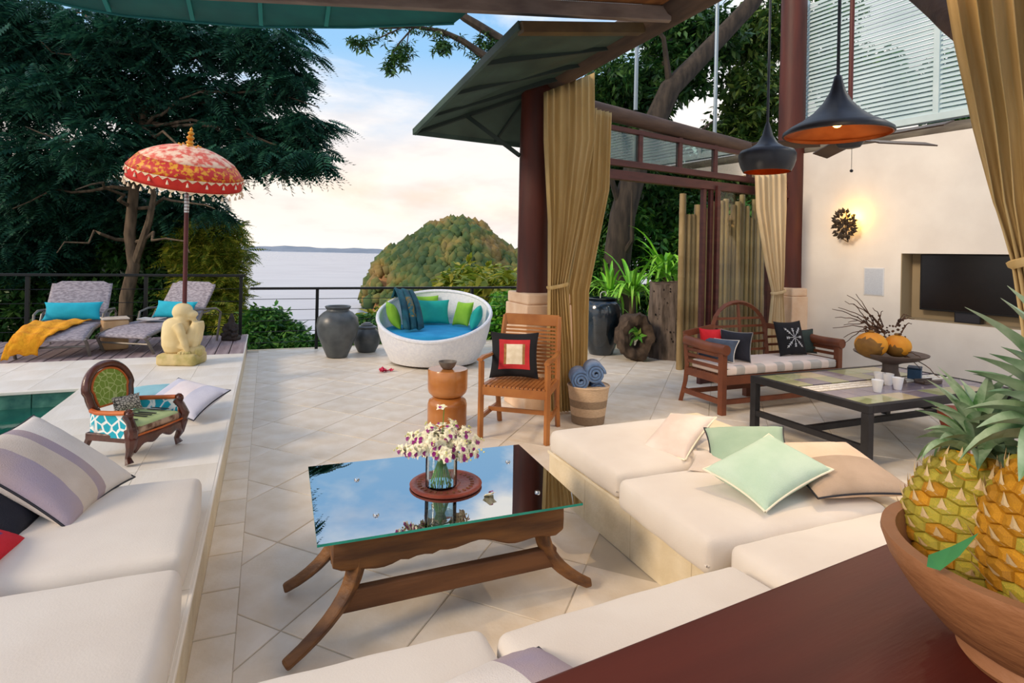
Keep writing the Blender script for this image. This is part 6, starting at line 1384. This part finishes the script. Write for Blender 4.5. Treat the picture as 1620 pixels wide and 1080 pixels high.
def apr(i, j):
    u = -1+2*i/20; z = .165-.045*(j/4)-(.035*(abs(u)**2))*(j/4)+.012*math.cos(u*9)*(j/4); return Vector((u*.185, -.19-.012*(1-u*u), z))
mb.grid(lambda i, j: apr(20-i, j), 21, 5); o = mb.build('front_apron', MAH, ac, smooth=True); md = o.modifiers.new('thickness','SOLIDIFY'); md.thickness = .022; md.offset = 0
MB().tube([(-.185,-.20,.172),(0,-.214,.172),(.185,-.20,.172)], .006, 6).build('beading', ORP, ac, smooth=True)
MB().box(-.18,.18,-.18,.14,.12,.165).build('seat_frame', MAH, ac, bevel=.006)
mb = soft_box(.33, .30, .055, .016, 12, .012, 3); o = mb.build('seat_cushion', [KG, KBR], ac, smooth=True, sharp=70, loc=(0,-.045,.168)); o.data.polygons.foreach_set('material_index', [0 if p_.center.z > .045 and p_.normal.z > .6 else 1 for p_ in o.data.polygons])
for q in range(9):
    if q in (2, 6): continue
    MB().box(-.15+q*.035,-.138+q*.035,-.14,-.02,.238,.242).build('key_stripe', KB, ac, bevel=.001)
for q in range(8): MB().box(-.148+q*.035+.0,-.145+q*.035,.0,.08,.238,.240).build('key_stripe', KB, ac)
TB = Matrix.Translation((0,.135,.27)) @ Matrix.Rotation(-.22, 4, 'X')
pts = []
for k in range(33):
    a = -.62+ (PI+1.24)*k/32; pts.append(TB @ Vector((.158*math.cos(a)*(1 if math.sin(a) > 0 else .92), 0, .115+.148*math.sin(a)*(1 if math.sin(a) > 0 else 1.35))))
MB().tube(pts, .028, 10, ell=.8).build('back_frame', MAH, ac, smooth=True)
pin = [TB @ Vector(((TB.inverted() @ p_).x*.82, -.014, (((TB.inverted() @ p_).z)-.115)*.82+.115)) for p_ in pts]
MB().tube(pin+[pin[0]], .0065, 6, cap=False).build('beading', ORP, ac, smooth=True)
MB().slab([p_ for p_ in pin], (TB.to_3x3() @ Vector((0,.02,0)))).build('back_panel', LGR, ac)
mb = MB(); scroll(mb, pts[0]+Vector((.01,-.01,0)), .026, 0); scroll(mb, pts[-1]+Vector((-.01,-.01,0)), .026, 0); mb.build('scroll_ends', MAH, ac, smooth=True)
mb = MB()
for k in range(9): a = .9+k*.17; mb.ico(TB @ Vector((.165*math.cos(a), -.012, .115+.160*math.sin(a))), .013, 1, 0, (1,1,.8))
mb.build('crest_carving', MAH, ac, smooth=True)
acM = Matrix.Translation((-.735,4.13,PZ)) @ Matrix.Rotation(math.radians(58), 4, 'Z')
make_pillow('small grey snake print cushion inside the child size armchair', acM @ lean(.055, .07, .236, -.35, .45, h=.10), .17, .10, .06, SNK, None, seed=51)
# cushions lying on the platform
LIL = mat('linen_lilac', '#c2c2d2', '#cfcedb', rough=.9, scale=6, bump=.3, bscale=200); LTQ = mat('linen_turquoise', '#8fc4cc', '#a2d2d8', rough=.9, scale=6, bump=.3, bscale=200); PKW = mat('linen_pinkwhite', '#ddd2d4', '#e8dfe0', rough=.9, scale=6, bump=.3, bscale=200)
c_ = G(293, 637, PZ+.10); ax_ = (rd*.92-fd*.42+Vector((0,0,-.05))).normalized()
make_pillow('lilac and white banded cushion lying on the stone platform by its edge', axes(c_+Vector((0,.02,0.03)), ax_, -fd*.50+Vector((0,0,.85))), .58, .33, .15, LIL, PIP, seed=52, mats=[LIL, PKW], mfun=lambda u, v: 1 if abs(u+.05) < .38 else 0)
c_ = G(248, 628, PZ+.07); make_pillow('pale turquoise cushion flat on the platform behind the child size armchair', axes(c_+Vector((-.06,.22,-.02)), (.9,.35,0), (0,-.1,1)), .44, .36, .11, LTQ, None, seed=53)
